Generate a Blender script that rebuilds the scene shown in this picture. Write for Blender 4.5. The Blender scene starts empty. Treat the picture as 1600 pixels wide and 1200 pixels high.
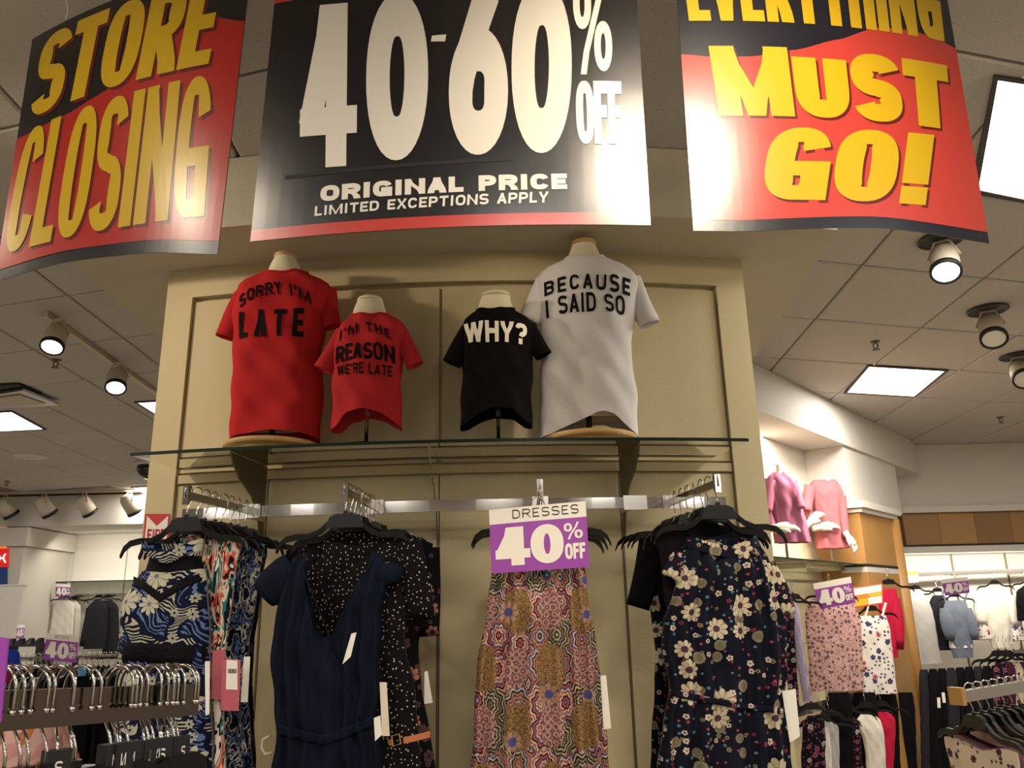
import bpy, math, random
from mathutils import Vector, Matrix
random.seed(7)
sc = bpy.context.scene
COL = sc.collection
pi = math.pi
# ------------------------------------------------------------------ camera, world, exposure
F_PX, PITCH, ROLL, EYE = 1250.0, math.radians(16.0), math.radians(-1.3), 1.5
cd = bpy.data.cameras.new('camera'); cam = bpy.data.objects.new('camera', cd); COL.objects.link(cam)
cd.sensor_width = 36.0; cd.lens = F_PX / 1600 * 36.0; cd.clip_start = 0.05; cd.clip_end = 60
_F = Vector((0, math.cos(PITCH), math.sin(PITCH))); _U = Vector((0, -math.sin(PITCH), math.cos(PITCH))); _X = Vector((1, 0, 0))
_c, _s = math.cos(ROLL), math.sin(ROLL)
CX = _X * _c + _U * _s; CU = _U * _c - _X * _s
cam.matrix_world = Matrix(((CX.x, CU.x, -_F.x, 0), (CX.y, CU.y, -_F.y, 0), (CX.z, CU.z, -_F.z, EYE), (0, 0, 0, 1)))
sc.camera = cam
sc.view_settings.view_transform = 'Standard'; sc.view_settings.look = 'None'
sc.view_settings.gamma = 1.0; sc.view_settings.use_curve_mapping = False
sc.view_settings.exposure = 0.0
w = bpy.data.worlds.new('world'); sc.world = w; w.use_nodes = True
w.node_tree.nodes['Background'].inputs[0].default_value = (1.0, 0.86, 0.68, 1)
w.node_tree.nodes['Background'].inputs[1].default_value = 0.05
WARM = (1.0, 0.84, 0.64); PANEL = (1.0, 0.95, 0.88)

def spot(loc, aim, power, size=70, blend=0.6, rad=0.05, col=WARM):
    l = bpy.data.lights.new('track_lamp_light', 'SPOT'); l.energy = power; l.color = col
    l.spot_size = math.radians(size); l.spot_blend = blend; l.shadow_soft_size = rad
    o = bpy.data.objects.new('track_lamp_light', l); COL.objects.link(o); o.location = loc
    o.rotation_euler = (Vector(aim) - Vector(loc)).to_track_quat('-Z', 'Y').to_euler(); return o
def area(loc, aim, power, sx, sy, col=PANEL):
    l = bpy.data.lights.new('panel_light', 'AREA'); l.shape = 'RECTANGLE'; l.size = sx; l.size_y = sy; l.energy = power; l.color = col
    o = bpy.data.objects.new('panel_light', l); COL.objects.link(o); o.location = loc
    o.rotation_euler = (Vector(aim) - Vector(loc)).to_track_quat('-Z', 'Y').to_euler(); return o
# track spots over the aisle; the first two also give the glare on the banners
spot((0.74, 0.74, 3.22), (0.45, 2.6, 2.15), 120, 80, 0.9, 0.17)
spot((-1.58, 0.78, 3.22), (-0.9, 2.6, 2.1), 22, 80, 0.9, 0.10)
spot((-2.75, 2.25, 3.20), (-0.35, 3.2, 2.1), 110, 75, 0.9, 0.05)
spot((2.45, 2.10, 3.20), (0.1, 3.2, 2.2), 36, 75, 0.9, 0.05)
spot((0.0, -1.2, 3.22), (-0.2, 3.0, 1.3), 20, 60, 0.9, 0.06)
# the store's panel lights
for _x in (-7.5, -4.8, -2.2, 0.3, 2.9, 5.6, 8.2):
    for _y in (-5.6, -3.0, -0.6):
        area((_x, _y, 3.3), (_x, _y, 0), 34, 0.7, 0.7)
for _x, _y in ((-4.9, 3.2), (-7.4, 3.2), (-7.4, 6.6), (-6.6, 9.8), (-3.0, 9.8), (5.2, 3.4), (7.8, 3.4), (5.4, 6.5), (8.2, 6.5)):
    area((_x, _y, 3.3), (_x, _y, 0), 30, 0.7, 0.7)

# ------------------------------------------------------------------ pixel -> world helpers (1600 x 1200 frame)
EYEV = Vector((0, 0, EYE))
def ray(x, y): return _F + CX * ((x - 800) / F_PX) - CU * ((y - 600) / F_PX)
def ony(x, y, Y): d = ray(x, y); return EYEV + d * (Y / d.y)
def onz(x, y, z): d = ray(x, y); return EYEV + d * ((z - EYE) / d.z)
def onpl(x, y, P, n):
    d = ray(x, y); n = Vector(n); return EYEV + d * ((Vector(P) - EYEV).dot(n) / d.dot(n))
AC = Vector((-0.25, 9.22))                       # centre of the convex display wall
def arc(R, deg, z=0):
    a = math.radians(deg); return Vector((AC.x + R * math.sin(a), AC.y - R * math.cos(a), z))
def onarc(x, y, R):
    d = ray(x, y); a = d.x ** 2 + d.y ** 2; b = -2 * (d.x * AC.x + d.y * AC.y); c = AC.length_squared - R * R
    t = (-b - math.sqrt(b * b - 4 * a * c)) / 2 / a; return EYEV + d * t
def arcdeg(p): return math.degrees(math.atan2(p.x - AC.x, AC.y - p.y))

# ------------------------------------------------------------------ mesh builder
class MB:
    def __init__(s): s.v = []; s.f = []; s.uv = {}
    def add(s, vs, fs):
        b = len(s.v); s.v += [Vector(v) for v in vs]; s.f += [tuple(b + i for i in f) for f in fs]; return b
    def box(s, c, d, rz=0.0, M=None):
        c = Vector(c); hx, hy, hz = d[0] / 2, d[1] / 2, d[2] / 2
        vs = [Vector((x, y, z)) for z in (-hz, hz) for y in (-hy, hy) for x in (-hx, hx)]
        if rz: R = Matrix.Rotation(rz, 3, 'Z'); vs = [R @ v for v in vs]
        if M: vs = [M @ v for v in vs]
        s.add([v + c for v in vs], [(0, 1, 3, 2), (4, 6, 7, 5), (0, 4, 5, 1), (2, 3, 7, 6), (0, 2, 6, 4), (1, 5, 7, 3)]); return s
    def hexa(s, q):                                # 8 points: bottom quad then top quad
        s.add(q, [(0, 3, 2, 1), (4, 5, 6, 7), (0, 1, 5, 4), (1, 2, 6, 5), (2, 3, 7, 6), (3, 0, 4, 7)]); return s
    def tube(s, pts, r, n=8, closed=False, cap=True):
        pts = [Vector(p) for p in pts]; m = len(pts); rr = r if isinstance(r, (list, tuple)) else [r] * m
        ring = []; up = None
        for i, p in enumerate(pts):
            if closed: t = pts[(i + 1) % m] - pts[i - 1]
            else: t = pts[min(i + 1, m - 1)] - pts[max(i - 1, 0)]
            t.normalize()
            if up is None:
                up = Vector((0, 0, 1)) if abs(t.z) < 0.9 else Vector((1, 0, 0))
            a = (up - t * up.dot(t)).normalized(); up = a; b = t.cross(a)
            ring.append([p + (a * math.cos(2 * pi * k / n) + b * math.sin(2 * pi * k / n)) * rr[i] for k in range(n)])
        b0 = len(s.v); s.v += [v for q in ring for v in q]
        for i in range(m if closed else m - 1):
            j = (i + 1) % m
            for k in range(n):
                k2 = (k + 1) % n; s.f.append((b0 + i * n + k, b0 + i * n + k2, b0 + j * n + k2, b0 + j * n + k))
        if cap and not closed:
            s.f.append(tuple(b0 + k for k in range(n))[::-1]); s.f.append(tuple(b0 + (m - 1) * n + k for k in range(n)))
        return s
    def lathe(s, prof, c=(0, 0, 0), n=24, M=None, sy=1.0):
        b0 = len(s.v); c = Vector(c)
        for r, z in prof:
            for k in range(n):
                v = Vector((r * math.cos(2 * pi * k / n), sy * r * math.sin(2 * pi * k / n), z))
                s.v.append((M @ v if M else v) + c)
        m = len(prof)
        for i in range(m - 1):
            for k in range(n):
                k2 = (k + 1) % n; s.f.append((b0 + i * n + k, b0 + i * n + k2, b0 + (i + 1) * n + k2, b0 + (i + 1) * n + k))
        s.f.append(tuple(b0 + k for k in range(n))[::-1]); s.f.append(tuple(b0 + (m - 1) * n + k for k in range(n)))
        return s
    def grid(s, fn, nu, nv, uvf=None, wrap=False):
        b0 = len(s.v); W = nu if wrap else nu + 1
        for j in range(nv + 1):
            for i in range(W):
                s.v.append(Vector(fn(i / nu, j / nv)))
                if uvf: s.uv[len(s.v) - 1] = uvf(i / nu, j / nv)
        for j in range(nv):
            for i in range(nu):
                i2 = (i + 1) % W if wrap else i + 1
                s.f.append((b0 + j * W + i, b0 + j * W + i2, b0 + (j + 1) * W + i2, b0 + (j + 1) * W + i))
        return s
    def slab(s, fn, nu, nv, off):                  # a sheet with thickness: off = Vector
        W = nu + 1; N = W * (nv + 1); b0 = len(s.v); off = Vector(off)
        base = [Vector(fn(i / nu, j / nv)) for j in range(nv + 1) for i in range(W)]
        s.v += base + [p + off for p in base]
        for j in range(nv):
            for i in range(nu):
                a = (b0 + j * W + i, b0 + j * W + i + 1, b0 + (j + 1) * W + i + 1, b0 + (j + 1) * W + i)
                s.f.append(a); s.f.append(tuple(q + N for q in a)[::-1])
        edge = [i for i in range(W)] + [j * W + nu for j in range(1, nv + 1)] + [nv * W + i for i in range(nu - 1, -1, -1)] + [j * W for j in range(nv - 1, 0, -1)]
        for q, i in enumerate(edge):
            j = edge[(q + 1) % len(edge)]; s.f.append((b0 + j, b0 + i, b0 + i + N, b0 + j + N))
        return s
    def prism(s, poly, z0, z1, M=None):
        n = len(poly); vs = [Vector((x, y, z0)) for x, y in poly] + [Vector((x, y, z1)) for x, y in poly]
        if M: vs = [M @ v for v in vs]
        s.add(vs, [tuple(range(n))[::-1], tuple(range(n, 2 * n))] + [(i, (i + 1) % n, n + (i + 1) % n, n + i) for i in range(n)]); return s

def obj(name, mb, mat, parent=None, smooth=False, local=False, org=None):
    me = bpy.data.meshes.new(name)
    o = bpy.data.objects.new(name, me)
    off = Vector((0, 0, 0))
    if parent is not None and not local:
        p = parent
        while p is not None: off += Vector(p.location); p = p.parent
    elif parent is None and org is not None:
        off = Vector(org); o.location = off
    vs = [v - off for v in mb.v] if off.length > 0 else mb.v
    me.from_pydata([tuple(v) for v in vs], [], mb.f)
    if mb.uv:
        ul = me.uv_layers.new(name='UVMap')
        for lp in me.loops: ul.data[lp.index].uv = mb.uv.get(lp.vertex_index, (0, 0))
    me.materials.append(mat)
    if smooth: me.polygons.foreach_set('use_smooth', [True] * len(me.polygons))
    me.update()
    COL.objects.link(o)
    if parent is not None: o.parent = parent
    return o
def tag(o, label=None, cat=None, group=None, kind=None):
    if label: o['label'] = label
    if cat: o['category'] = cat
    if group: o['group'] = group
    if kind: o['kind'] = kind
    return o
def thing(name, label, cat, loc, group=None):
    o = bpy.data.objects.new(name, None); COL.objects.link(o); o.location = loc; o.empty_display_size = 0.05
    return tag(o, label, cat, group)
def struct(name, mb, mat, parent=None, smooth=False):
    o = obj(name, mb, mat, parent, smooth)
    if parent is None: o['kind'] = 'structure'
    return o
def dup(root, loc, rz, label, group):
    r = root.copy(); COL.objects.link(r); r.location = loc; r.rotation_euler = (0, 0, rz); r['label'] = label; r['group'] = group
    for ch in list(root.children):
        c = ch.copy(); COL.objects.link(c); c.parent = r
        for g in list(ch.children):
            d = g.copy(); COL.objects.link(d); d.parent = c
    return r

# ------------------------------------------------------------------ materials
def lin(h):
    c = [int(h[i:i + 2], 16) / 255 for i in (0, 2, 4)]
    return tuple(x / 12.92 if x <= 0.04045 else ((x + 0.055) / 1.055) ** 2.4 for x in c) + (1,)
class NT:
    def __init__(s, name):
        s.m = bpy.data.materials.new(name); s.m.use_nodes = True; s.t = s.m.node_tree
        s.b = s.t.nodes['Principled BSDF']; s.L = s.t.links
    def n(s, typ, **k):
        x = s.t.nodes.new(typ)
        for a, b in k.items(): setattr(x, a, b)
        return x
    def lk(s, a, b): s.L.new(a, b)
    def val(s, sock, v):
        if isinstance(v, bpy.types.NodeSocket): s.lk(v, sock)
        else: sock.default_value = v
    def math(s, op, a, b=0.0, c=None):
        x = s.n('ShaderNodeMath', operation=op); s.val(x.inputs[0], a); s.val(x.inputs[1], b)
        if c is not None: s.val(x.inputs[2], c)
        return x.outputs[0]
    def mix(s, f, a, b):
        x = s.n('ShaderNodeMix', data_type='RGBA'); s.val(x.inputs[0], f); s.val(x.inputs[6], a); s.val(x.inputs[7], b); return x.outputs[2]
    def noise(s, vec, scale, detail=3, dist=0.0):
        x = s.n('ShaderNodeTexNoise'); x.inputs['Scale'].default_value = scale; x.inputs['Detail'].default_value = detail
        x.inputs['Distortion'].default_value = dist
        if vec is not None: s.lk(vec, x.inputs['Vector'])
        return x.outputs['Fac']
    def uv(s): return s.n('ShaderNodeTexCoord').outputs['UV']
    def objc(s): return s.n('ShaderNodeTexCoord').outputs['Object']
    def bump(s, h, strength, dist=0.01):
        x = s.n('ShaderNodeBump'); x.inputs['Strength'].default_value = strength; x.inputs['Distance'].default_value = dist
        s.lk(h, x.inputs['Height']); s.lk(x.outputs[0], s.b.inputs['Normal'])
    def set(s, rough=0.6, metal=0.0, spec=0.5, col=None):
        s.b.inputs['Roughness'].default_value = rough; s.b.inputs['Metallic'].default_value = metal; s.b.inputs['Specular IOR Level'].default_value = spec
        if col is not None: s.val(s.b.inputs['Base Color'], col)
_mc = {}
def mat(name, hexc, rough=0.6, metal=0.0, spec=0.5, var=0.0, vs=8.0, bump=0.0, bs=200.0, emit=0.0, trans=0.0, coat=0.0):
    if name in _mc: return _mc[name]
    t = NT(name); c = lin(hexc)
    t.set(rough, metal, spec)
    if var > 0:
        f = t.noise(t.objc(), vs, 4); c2 = tuple(x * (1 - var) for x in c[:3]) + (1,)
        t.val(t.b.inputs['Base Color'], t.mix(f, c, c2))
    else: t.b.inputs['Base Color'].default_value = c
    if bump > 0: t.bump(t.noise(t.objc(), bs, 3), bump)
    if emit > 0:
        t.b.inputs['Emission Color'].default_value = c; t.b.inputs['Emission Strength'].default_value = emit
    if trans > 0: t.b.inputs['Transmission Weight'].default_value = trans
    if coat > 0: t.b.inputs['Coat Weight'].default_value = coat; t.b.inputs['Coat Roughness'].default_value = 0.12
    _mc[name] = t.m; return t.m
def uvxy(t):
    sp = t.n('ShaderNodeSeparateXYZ'); t.lk(t.uv(), sp.inputs[0]); return sp.outputs[0], sp.outputs[1]
def cells(t, scale, off, rnd=0.85, ax=1.0, ay=1.0):
    """voronoi cells of the uv plane: returns radius and angle around the cell's point, and three random values"""
    mp = t.n('ShaderNodeMapping'); mp.inputs['Location'].default_value = (off, off * 1.7, 0); mp.inputs['Scale'].default_value = (scale * ax, scale * ay, 1)
    t.lk(t.uv(), mp.inputs[0])
    v = t.n('ShaderNodeTexVoronoi', voronoi_dimensions='2D'); v.inputs['Scale'].default_value = 1.0; v.inputs['Randomness'].default_value = rnd
    t.lk(mp.outputs[0], v.inputs['Vector'])
    d = t.n('ShaderNodeVectorMath', operation='SUBTRACT'); t.lk(mp.outputs[0], d.inputs[0]); t.lk(v.outputs['Position'], d.inputs[1])
    sp = t.n('ShaderNodeSeparateXYZ'); t.lk(d.outputs[0], sp.inputs[0])
    r = v.outputs['Distance']; a = t.math('ARCTAN2', sp.outputs[1], sp.outputs[0])
    c = t.n('ShaderNodeSeparateColor'); t.lk(v.outputs['Color'], c.inputs[0])
    return r, a, c.outputs[0], c.outputs[1], c.outputs[2]
def flowers(t, base, scale, off, R, petals, col, core, keep=1.0, rnd=0.85, deep=0.3, coreR=0.3, col2=None):
    r, a, c0, c1, c2 = cells(t, scale, off, rnd)
    ang = t.math('MULTIPLY_ADD', a, petals / 2, t.math('MULTIPLY', c1, 6.0))
    pet = t.math('ABSOLUTE', t.math('COSINE', ang))
    lim = t.math('MULTIPLY_ADD', pet, R * deep, R * (1 - deep))
    lim = t.math('MULTIPLY', lim, t.math('MULTIPLY_ADD', c2, 0.4, 0.7))
    m = t.math('MULTIPLY', t.math('LESS_THAN', r, lim), t.math('LESS_THAN', c0, keep))
    pc = lin(col) if isinstance(col, str) else col
    if col2: pc = t.mix(t.math('GREATER_THAN', c1, 0.5), pc, lin(col2))
    dark = t.mix(0.45, pc, (0, 0, 0, 1))
    pc = t.mix(t.math('GREATER_THAN', pet, 0.35), dark, pc)
    k = t.math('LESS_THAN', r, R * coreR)
    return t.mix(m, base, t.mix(k, pc, lin(core)))
def ramp(t, f, cols):
    x = t.n('ShaderNodeValToRGB'); x.color_ramp.interpolation = 'CONSTANT'; e = x.color_ramp.elements
    while len(e) < len(cols): e.new(0.5)
    for i, c in enumerate(cols): e[i].position = i / len(cols); e[i].color = lin(c)
    t.lk(f, x.inputs[0]); return x.outputs[0]
def fabric_finish(t, rough=0.85, b=0.15, s=60):
    t.set(rough, 0, 0.12)
    t.bump(t.noise(t.objc(), s, 3), b, 0.01)
def fabric(name, hexc, rough=0.88, var=0.15, b=0.2, s=30):
    if name in _mc: return _mc[name]
    t = NT(name); c = lin(hexc); c2 = tuple(x * (1 - var) for x in c[:3]) + (1,)
    t.val(t.b.inputs['Base Color'], t.mix(t.noise(t.objc(), 12, 4), c, c2)); fabric_finish(t, rough, b, s); _mc[name] = t.m; return t.m
def m_daisy():
    t = NT('dark_daisy_print'); b = lin('11131f')
    b = flowers(t, b, 55, 3.1, 0.28, 5, '7a2c40', 'a98088', 0.30, col2='3d6f88')
    b = flowers(t, b, 38, 9.4, 0.27, 5, '8d7f58', '2a2417', 0.24, deep=.5, col2='8a3549')
    b = flowers(t, b, 32, 1.3, 0.30, 5, 'c3b9a5', '7a2c44', 0.24)
    b = flowers(t, b, 17, 5.7, 0.30, 16, '857e68', '6e6650', 0.30, deep=.15, coreR=.6)
    b = flowers(t, b, 11.5, 7.7, 0.40, 9, 'bdb094', '4a3240', 0.5, rnd=0.8, deep=.28, coreR=.28)
    t.val(t.b.inputs['Base Color'], b); fabric_finish(t); return t.m
def m_halter():
    t = NT('navy_botanical_print'); base = lin('10142c')
    mp = t.n('ShaderNodeMapping'); mp.inputs['Scale'].default_value = (1, 1, 1); t.lk(t.uv(), mp.inputs[0])
    nz = t.n('ShaderNodeTexNoise'); nz.inputs['Scale'].default_value = 9; nz.inputs['Detail'].default_value = 1; t.lk(mp.outputs[0], nz.inputs['Vector'])
    ad = t.n('ShaderNodeVectorMath', operation='MULTIPLY_ADD'); t.lk(nz.outputs['Color'], ad.inputs[0]); ad.inputs[1].default_value = (.16, .16, 0); t.lk(mp.outputs[0], ad.inputs[2])
    wv = t.n('ShaderNodeTexWave', wave_type='RINGS', rings_direction='SPHERICAL'); wv.inputs['Scale'].default_value = 26; wv.inputs['Distortion'].default_value = 5; t.lk(ad.outputs[0], wv.inputs['Vector'])
    big = t.noise(t.uv(), 11, 1)
    m = t.math('MULTIPLY', t.math('GREATER_THAN', wv.outputs['Fac'], 0.62), t.math('GREATER_THAN', big, 0.54))
    b = t.mix(m, base, lin('aaa68f'))
    w2 = t.n('ShaderNodeTexWave', wave_type='BANDS', bands_direction='DIAGONAL'); w2.inputs['Scale'].default_value = 30; w2.inputs['Distortion'].default_value = 8; w2.inputs['Detail'].default_value = 2; t.lk(ad.outputs[0], w2.inputs['Vector'])
    m2 = t.math('MULTIPLY', t.math('GREATER_THAN', w2.outputs['Fac'], 0.7), t.math('LESS_THAN', big, 0.47))
    b = t.mix(m2, b, lin('5d6f98'))
    b = flowers(t, b, 18, 4.3, 0.34, 7, 'a7a28d', '1b2140', 0.35, deep=.45, coreR=.2)
    b = flowers(t, b, 10, 8.3, 0.46, 9, 'b8b39c', '6c7388', 0.5, deep=.45, coreR=.15)
    t.val(t.b.inputs['Base Color'], b); fabric_finish(t); return t.m
def m_boho():
    t = NT('boho_medallion_print')
    pals = [['96705a', '2a2226', 'aca28c', '4a4a78', 'a8765e', '7a483f'], ['2b2420', 'a39678', '3a302c', '7c7258', '1e1a1c', 'ab9e80'],
            ['947548', '332820', 'ab9264', '5c4630', 'b0763f', '2a2420'], ['98564f', 'ada092', '40405f', 'a5504e', '2a2026', 'c9a088']]
    x, y = uvxy(t)
    r, a, c0, c1, c2 = cells(t, 12.0, 2.2, 0.4, 1.25, 0.9)
    st = t.math('MULTIPLY_ADD', t.math('COSINE', t.math('MULTIPLY', a, 8.0)), 0.10, 1.0)
    rr = t.math('FRACT', t.math('MULTIPLY_ADD', t.math('MULTIPLY', r, st), 2.6, t.math('MULTIPLY', c2, 2.0)))
    cols = [ramp(t, rr, p) for p in pals]
    b = t.mix(t.math('GREATER_THAN', c0, 0.3), cols[1], cols[0])
    b = t.mix(t.math('GREATER_THAN', c0, 0.6), b, cols[3])
    # honeycomb strips and small rosettes between the medallions
    r2, a2, d0, d1, d2 = cells(t, 44, 6.1, 0.2)
    f2 = t.math('FRACT', t.math('MULTIPLY_ADD', r2, 2.2, t.math('MULTIPLY', d1, 0.6)))
    sm = ramp(t, f2, pals[2]); sm2 = ramp(t, f2, pals[3])
    col = t.math('SINE', t.math('MULTIPLY_ADD', x, 31.0, 0.5)); row = t.math('SINE', t.math('MULTIPLY_ADD', y, 19.0, 1.2))
    k = t.math('MULTIPLY', col, row)
    b = t.mix(t.math('GREATER_THAN', k, 0.30), b, sm)
    b = t.mix(t.math('LESS_THAN', k, -0.45), b, sm2)
    fine = t.noise(t.uv(), 160, 2); b = t.mix(t.math('GREATER_THAN', fine, 0.60), b, t.mix(0.75, b, lin('241b1e')))
    b = flowers(t, b, 8.5, 3.8, 0.26, 8, '9c7862', '49497c', 0.28, rnd=0.4, deep=.3, coreR=.42)
    t.val(t.b.inputs['Base Color'], b); fabric_finish(t); return t.m
def m_dots(name, base, dot, scale=70, R=0.16, keep=.8):
    t = NT(name); b = flowers(t, lin(base), scale, 2.0, R, 2, dot, dot, keep, rnd=0.9, deep=.5); t.val(t.b.inputs['Base Color'], b); fabric_finish(t); return t.m
def m_floral(name, base, c1, c2, core, scale=14, keep=.6, pet=6):
    t = NT(name); b = flowers(t, lin(base), scale * 1.9, 4.0, .3, 5, c2, core, keep); b = flowers(t, b, scale, 8.0, .38, pet, c1, core, keep, col2=c2)
    t.val(t.b.inputs['Base Color'], b); fabric_finish(t); return t.m
def m_brush(name, cols, sc_=(9, 3)):
    t = NT(name); mp = t.n('ShaderNodeMapping'); mp.inputs['Scale'].default_value = (sc_[0], sc_[1], 1); t.lk(t.uv(), mp.inputs[0])
    n = t.noise(mp.outputs[0], 3.0, 2, 1.0); f = t.math('MULTIPLY_ADD', n, 2.6, -0.8)
    t.val(t.b.inputs['Base Color'], ramp(t, f, cols)); fabric_finish(t); return t.m

M = {}
def wall_mat(name, hexc, var=0.05):
    return mat(name, hexc, 0.7, 0, 0.3, var, 1.5, 0.08, 90)
M['cream'] = wall_mat('cream_wall_paint', 'beb08a')
M['fascia'] = wall_mat('fascia_paint', 'b8b09a')
M['soffit'] = wall_mat('soffit_paint', 'a3967c')
M['white'] = wall_mat('off_white_paint', 'cdc8bd')
M['groove'] = mat('dark_groove', '5a4f36', 0.8)
M['standard'] = mat('slotted_steel', '6e6248', 0.5, 0.6)
def m_tile():
    t = NT('mineral_ceiling_tile'); c = lin('bcb6ae')
    sp = t.noise(t.objc(), 120, 2); b = t.mix(t.math('GREATER_THAN', sp, 0.68), c, lin('7d7266'))
    b = t.mix(t.math('MULTIPLY', t.noise(t.objc(), 1.2, 3), 0.35), b, lin('a09a91'))
    t.val(t.b.inputs['Base Color'], b); t.set(0.95, 0, 0.1); t.bump(sp, 0.3, 0.004); return t.m
M['tile'] = m_tile()
M['slab'] = mat('ceiling_grid_metal', '8a7f72', 0.8)
M['chrome'] = mat('chrome', 'b4b0aa', 0.10, 1.0)
M['chrome_rough'] = mat('worn_chrome', 'bdb9b2', 0.22, 1.0)
M['black_plastic'] = mat('black_hanger_plastic', '070707', 0.30, 0, 0.35)
M['black'] = mat('matt_black', '0d0c0c', 0.6)
M['lamp_body'] = mat('track_lamp_enamel', 'b8ad98', 0.45)
M['lamp_on'] = mat('glowing_lamp_face', 'fff2dc', 0.5, emit=14)
M['panel_on'] = mat('glowing_panel_diffuser', 'fff3e2', 0.6, emit=5.0)
M['frame_dark'] = mat('dark_light_frame', '2e2a26', 0.5)
M['wood'] = mat('honey_maple', 'b98a4c', 0.45, var=0.3, vs=3)
M['cap_wood'] = mat('turned_beech', 'c99f61', 0.4, var=0.25, vs=25)
M['jersey_cream'] = mat('cream_form_cover', 'd9cfae', 0.75, bump=0.1)
M['card_white'] = mat('white_card', 'e3ddd0', 0.55)
M['purple'] = mat('magenta_purple_card', '8f3a9c', 0.4)
M['ink'] = mat('black_marker_ink', '100e0c', 0.9, spec=0.15)
def glass(name, tint, rough=0.0):
    t = NT(name); t.set(rough, 0, 0.5, lin(tint)); t.b.inputs['Transmission Weight'].default_value = 1.0; t.b.inputs['IOR'].default_value = 1.45; return t.m
M['glass'] = glass('green_tinted_glass', 'dcebdc')
M['glass_edge'] = mat('dark_green_glass_edge', '0b2419', 0.5, spec=0.15)
M['acrylic'] = glass('clear_acrylic', 'eef0ee', 0.03)

# ------------------------------------------------------------------ stroke lettering
def se(cx, cy, rx, ry, a0, a1, n=22, e=2.7):
    r = []
    for i in range(n + 1):
        a = math.radians(a0 + (a1 - a0) * i / n); c, s_ = math.cos(a), math.sin(a)
        r.append((cx + rx * math.copysign(abs(c) ** (2 / e), c), cy + ry * math.copysign(abs(s_) ** (2 / e), s_)))
    return r
def bowl(y0, y1, x=0.0):
    return [(x, y1), (0.35, y1)] + se(.4, (y0 + y1) / 2, .6, (y1 - y0) / 2, 85, -85, 12) + [(0.35, y0), (x, y0)]
G = {
 'A': (1, ['d', 0, 0, .5, 1], ['d', 1, 0, .5, 1], ['l', .24, .26, .76, .26]),
 'B': (1, ['l', 0, 0, 0, 1], ['c', bowl(.53, 1)], ['c', bowl(0, .53)]),
 'C': (1, ['c', se(.5, .5, .5, .5, 24, 336, 34)]),
 'D': (1, ['l', 0, 0, 0, 1], ['c', bowl(0, 1)]),
 'E': (.85, ['l', 0, 0, 0, 1], ['l', 0, 0, 1, 0], ['l', 0, 1, 1, 1], ['l', 0, .5, .85, .5]),
 'F': (.82, ['l', 0, 0, 0, 1], ['l', 0, 1, 1, 1], ['l', 0, .52, .85, .52]),
 'G': (1.05, ['c', se(.5, .5, .5, .5, 24, 300, 34)], ['l', 1, 0, 1, .42], ['l', .62, .42, 1, .42]),
 'H': (1.05, ['l', 0, 0, 0, 1], ['l', 1, 0, 1, 1], ['l', 0, .5, 1, .5]),
 'I': (.42, ['l', .5, 0, .5, 1]),
 'L': (.8, ['l', 0, 0, 0, 1], ['l', 0, 0, 1, 0]),
 'M': (1.46, ['l', 0, 0, 0, 1], ['l', 1, 0, 1, 1], ['d', .04, 1, .5, 0, .68], ['d', .96, 1, .5, 0, .68]),
 'N': (1.1, ['l', 0, 0, 0, 1], ['l', 1, 0, 1, 1], ['d', 0, 1, 1, 0, .8]),
 'O': (1.05, ['o', se(.5, .5, .5, .5, 0, 360, 40)]),
 'P': (.95, ['l', 0, 0, 0, 1], ['c', bowl(.45, 1)]),
 'R': (1.02, ['l', 0, 0, 0, 1], ['c', bowl(.48, 1)], ['d', .5, .48, 1, 0]),
 'S': (1, ['c', se(.5, .755, .5, .245, 15, 265, 24) + se(.5, .245, .5, .245, 85, -165, 24)]),
 'T': (.95, ['l', .5, 0, .5, 1], ['l', 0, 1, 1, 1]),
 'U': (1.05, ['c', [(0, 1.0), (0, .8), (0, .6), (0, .5)] + se(.5, .4, .5, .4, 180, 360, 20) + [(1, .5), (1, .7), (1, 1.0)]]),
 'V': (1, ['d', 0, 1, .5, 0], ['d', 1, 1, .5, 0]),
 'W': (1.5, ['d', 0, 1, .25, 0], ['d', .5, 1, .25, 0], ['d', .5, 1, .75, 0], ['d', 1, 1, .75, 0]),
 'X': (1, ['d', 0, 0, 1, 1], ['d', 0, 1, 1, 0]),
 'Y': (1, ['d', 0, 1, .5, .4], ['d', 1, 1, .5, .4], ['l', .5, 0, .5, .42]),
 '0': (1.05, ['o', se(.5, .5, .5, .5, 0, 360, 40, 2.2)]),
 '4': (1.1, ['l', .72, 0, .72, 1], ['l', 0, .24, 1, .24], ['d', 0, .24, .55, 1]),
 '6': (1, ['o', se(.5, .3, .5, .3, 0, 360, 34, 2.2)], ['c', [(.82, 1.06), (.55, .86), (.3, .64), (.12, .48), (.02, .34), (0, .28)]]),
 '%': (1.2, ['o', se(.18, .76, .18, .24, 0, 360, 20, 2.2), .62], ['o', se(.82, .24, .18, .24, 0, 360, 20, 2.2), .62], ['d', .2, 0, .8, 1, .5]),
 '-': (.5, ['l', 0, .5, 1, .5]), "'": (.3, ['l', .5, .8, .5, 1]),
 '!': (.5, ['l', .5, .36, .5, 1], ['l', .5, 0, .5, .06]),
 '?': (.9, ['c', se(.5, .72, .5, .28, 170, -60, 20) + [(.52, .38), (.5, .3)]], ['l', .5, 0, .5, .02]),
 ' ': (.55,),
}
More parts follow.
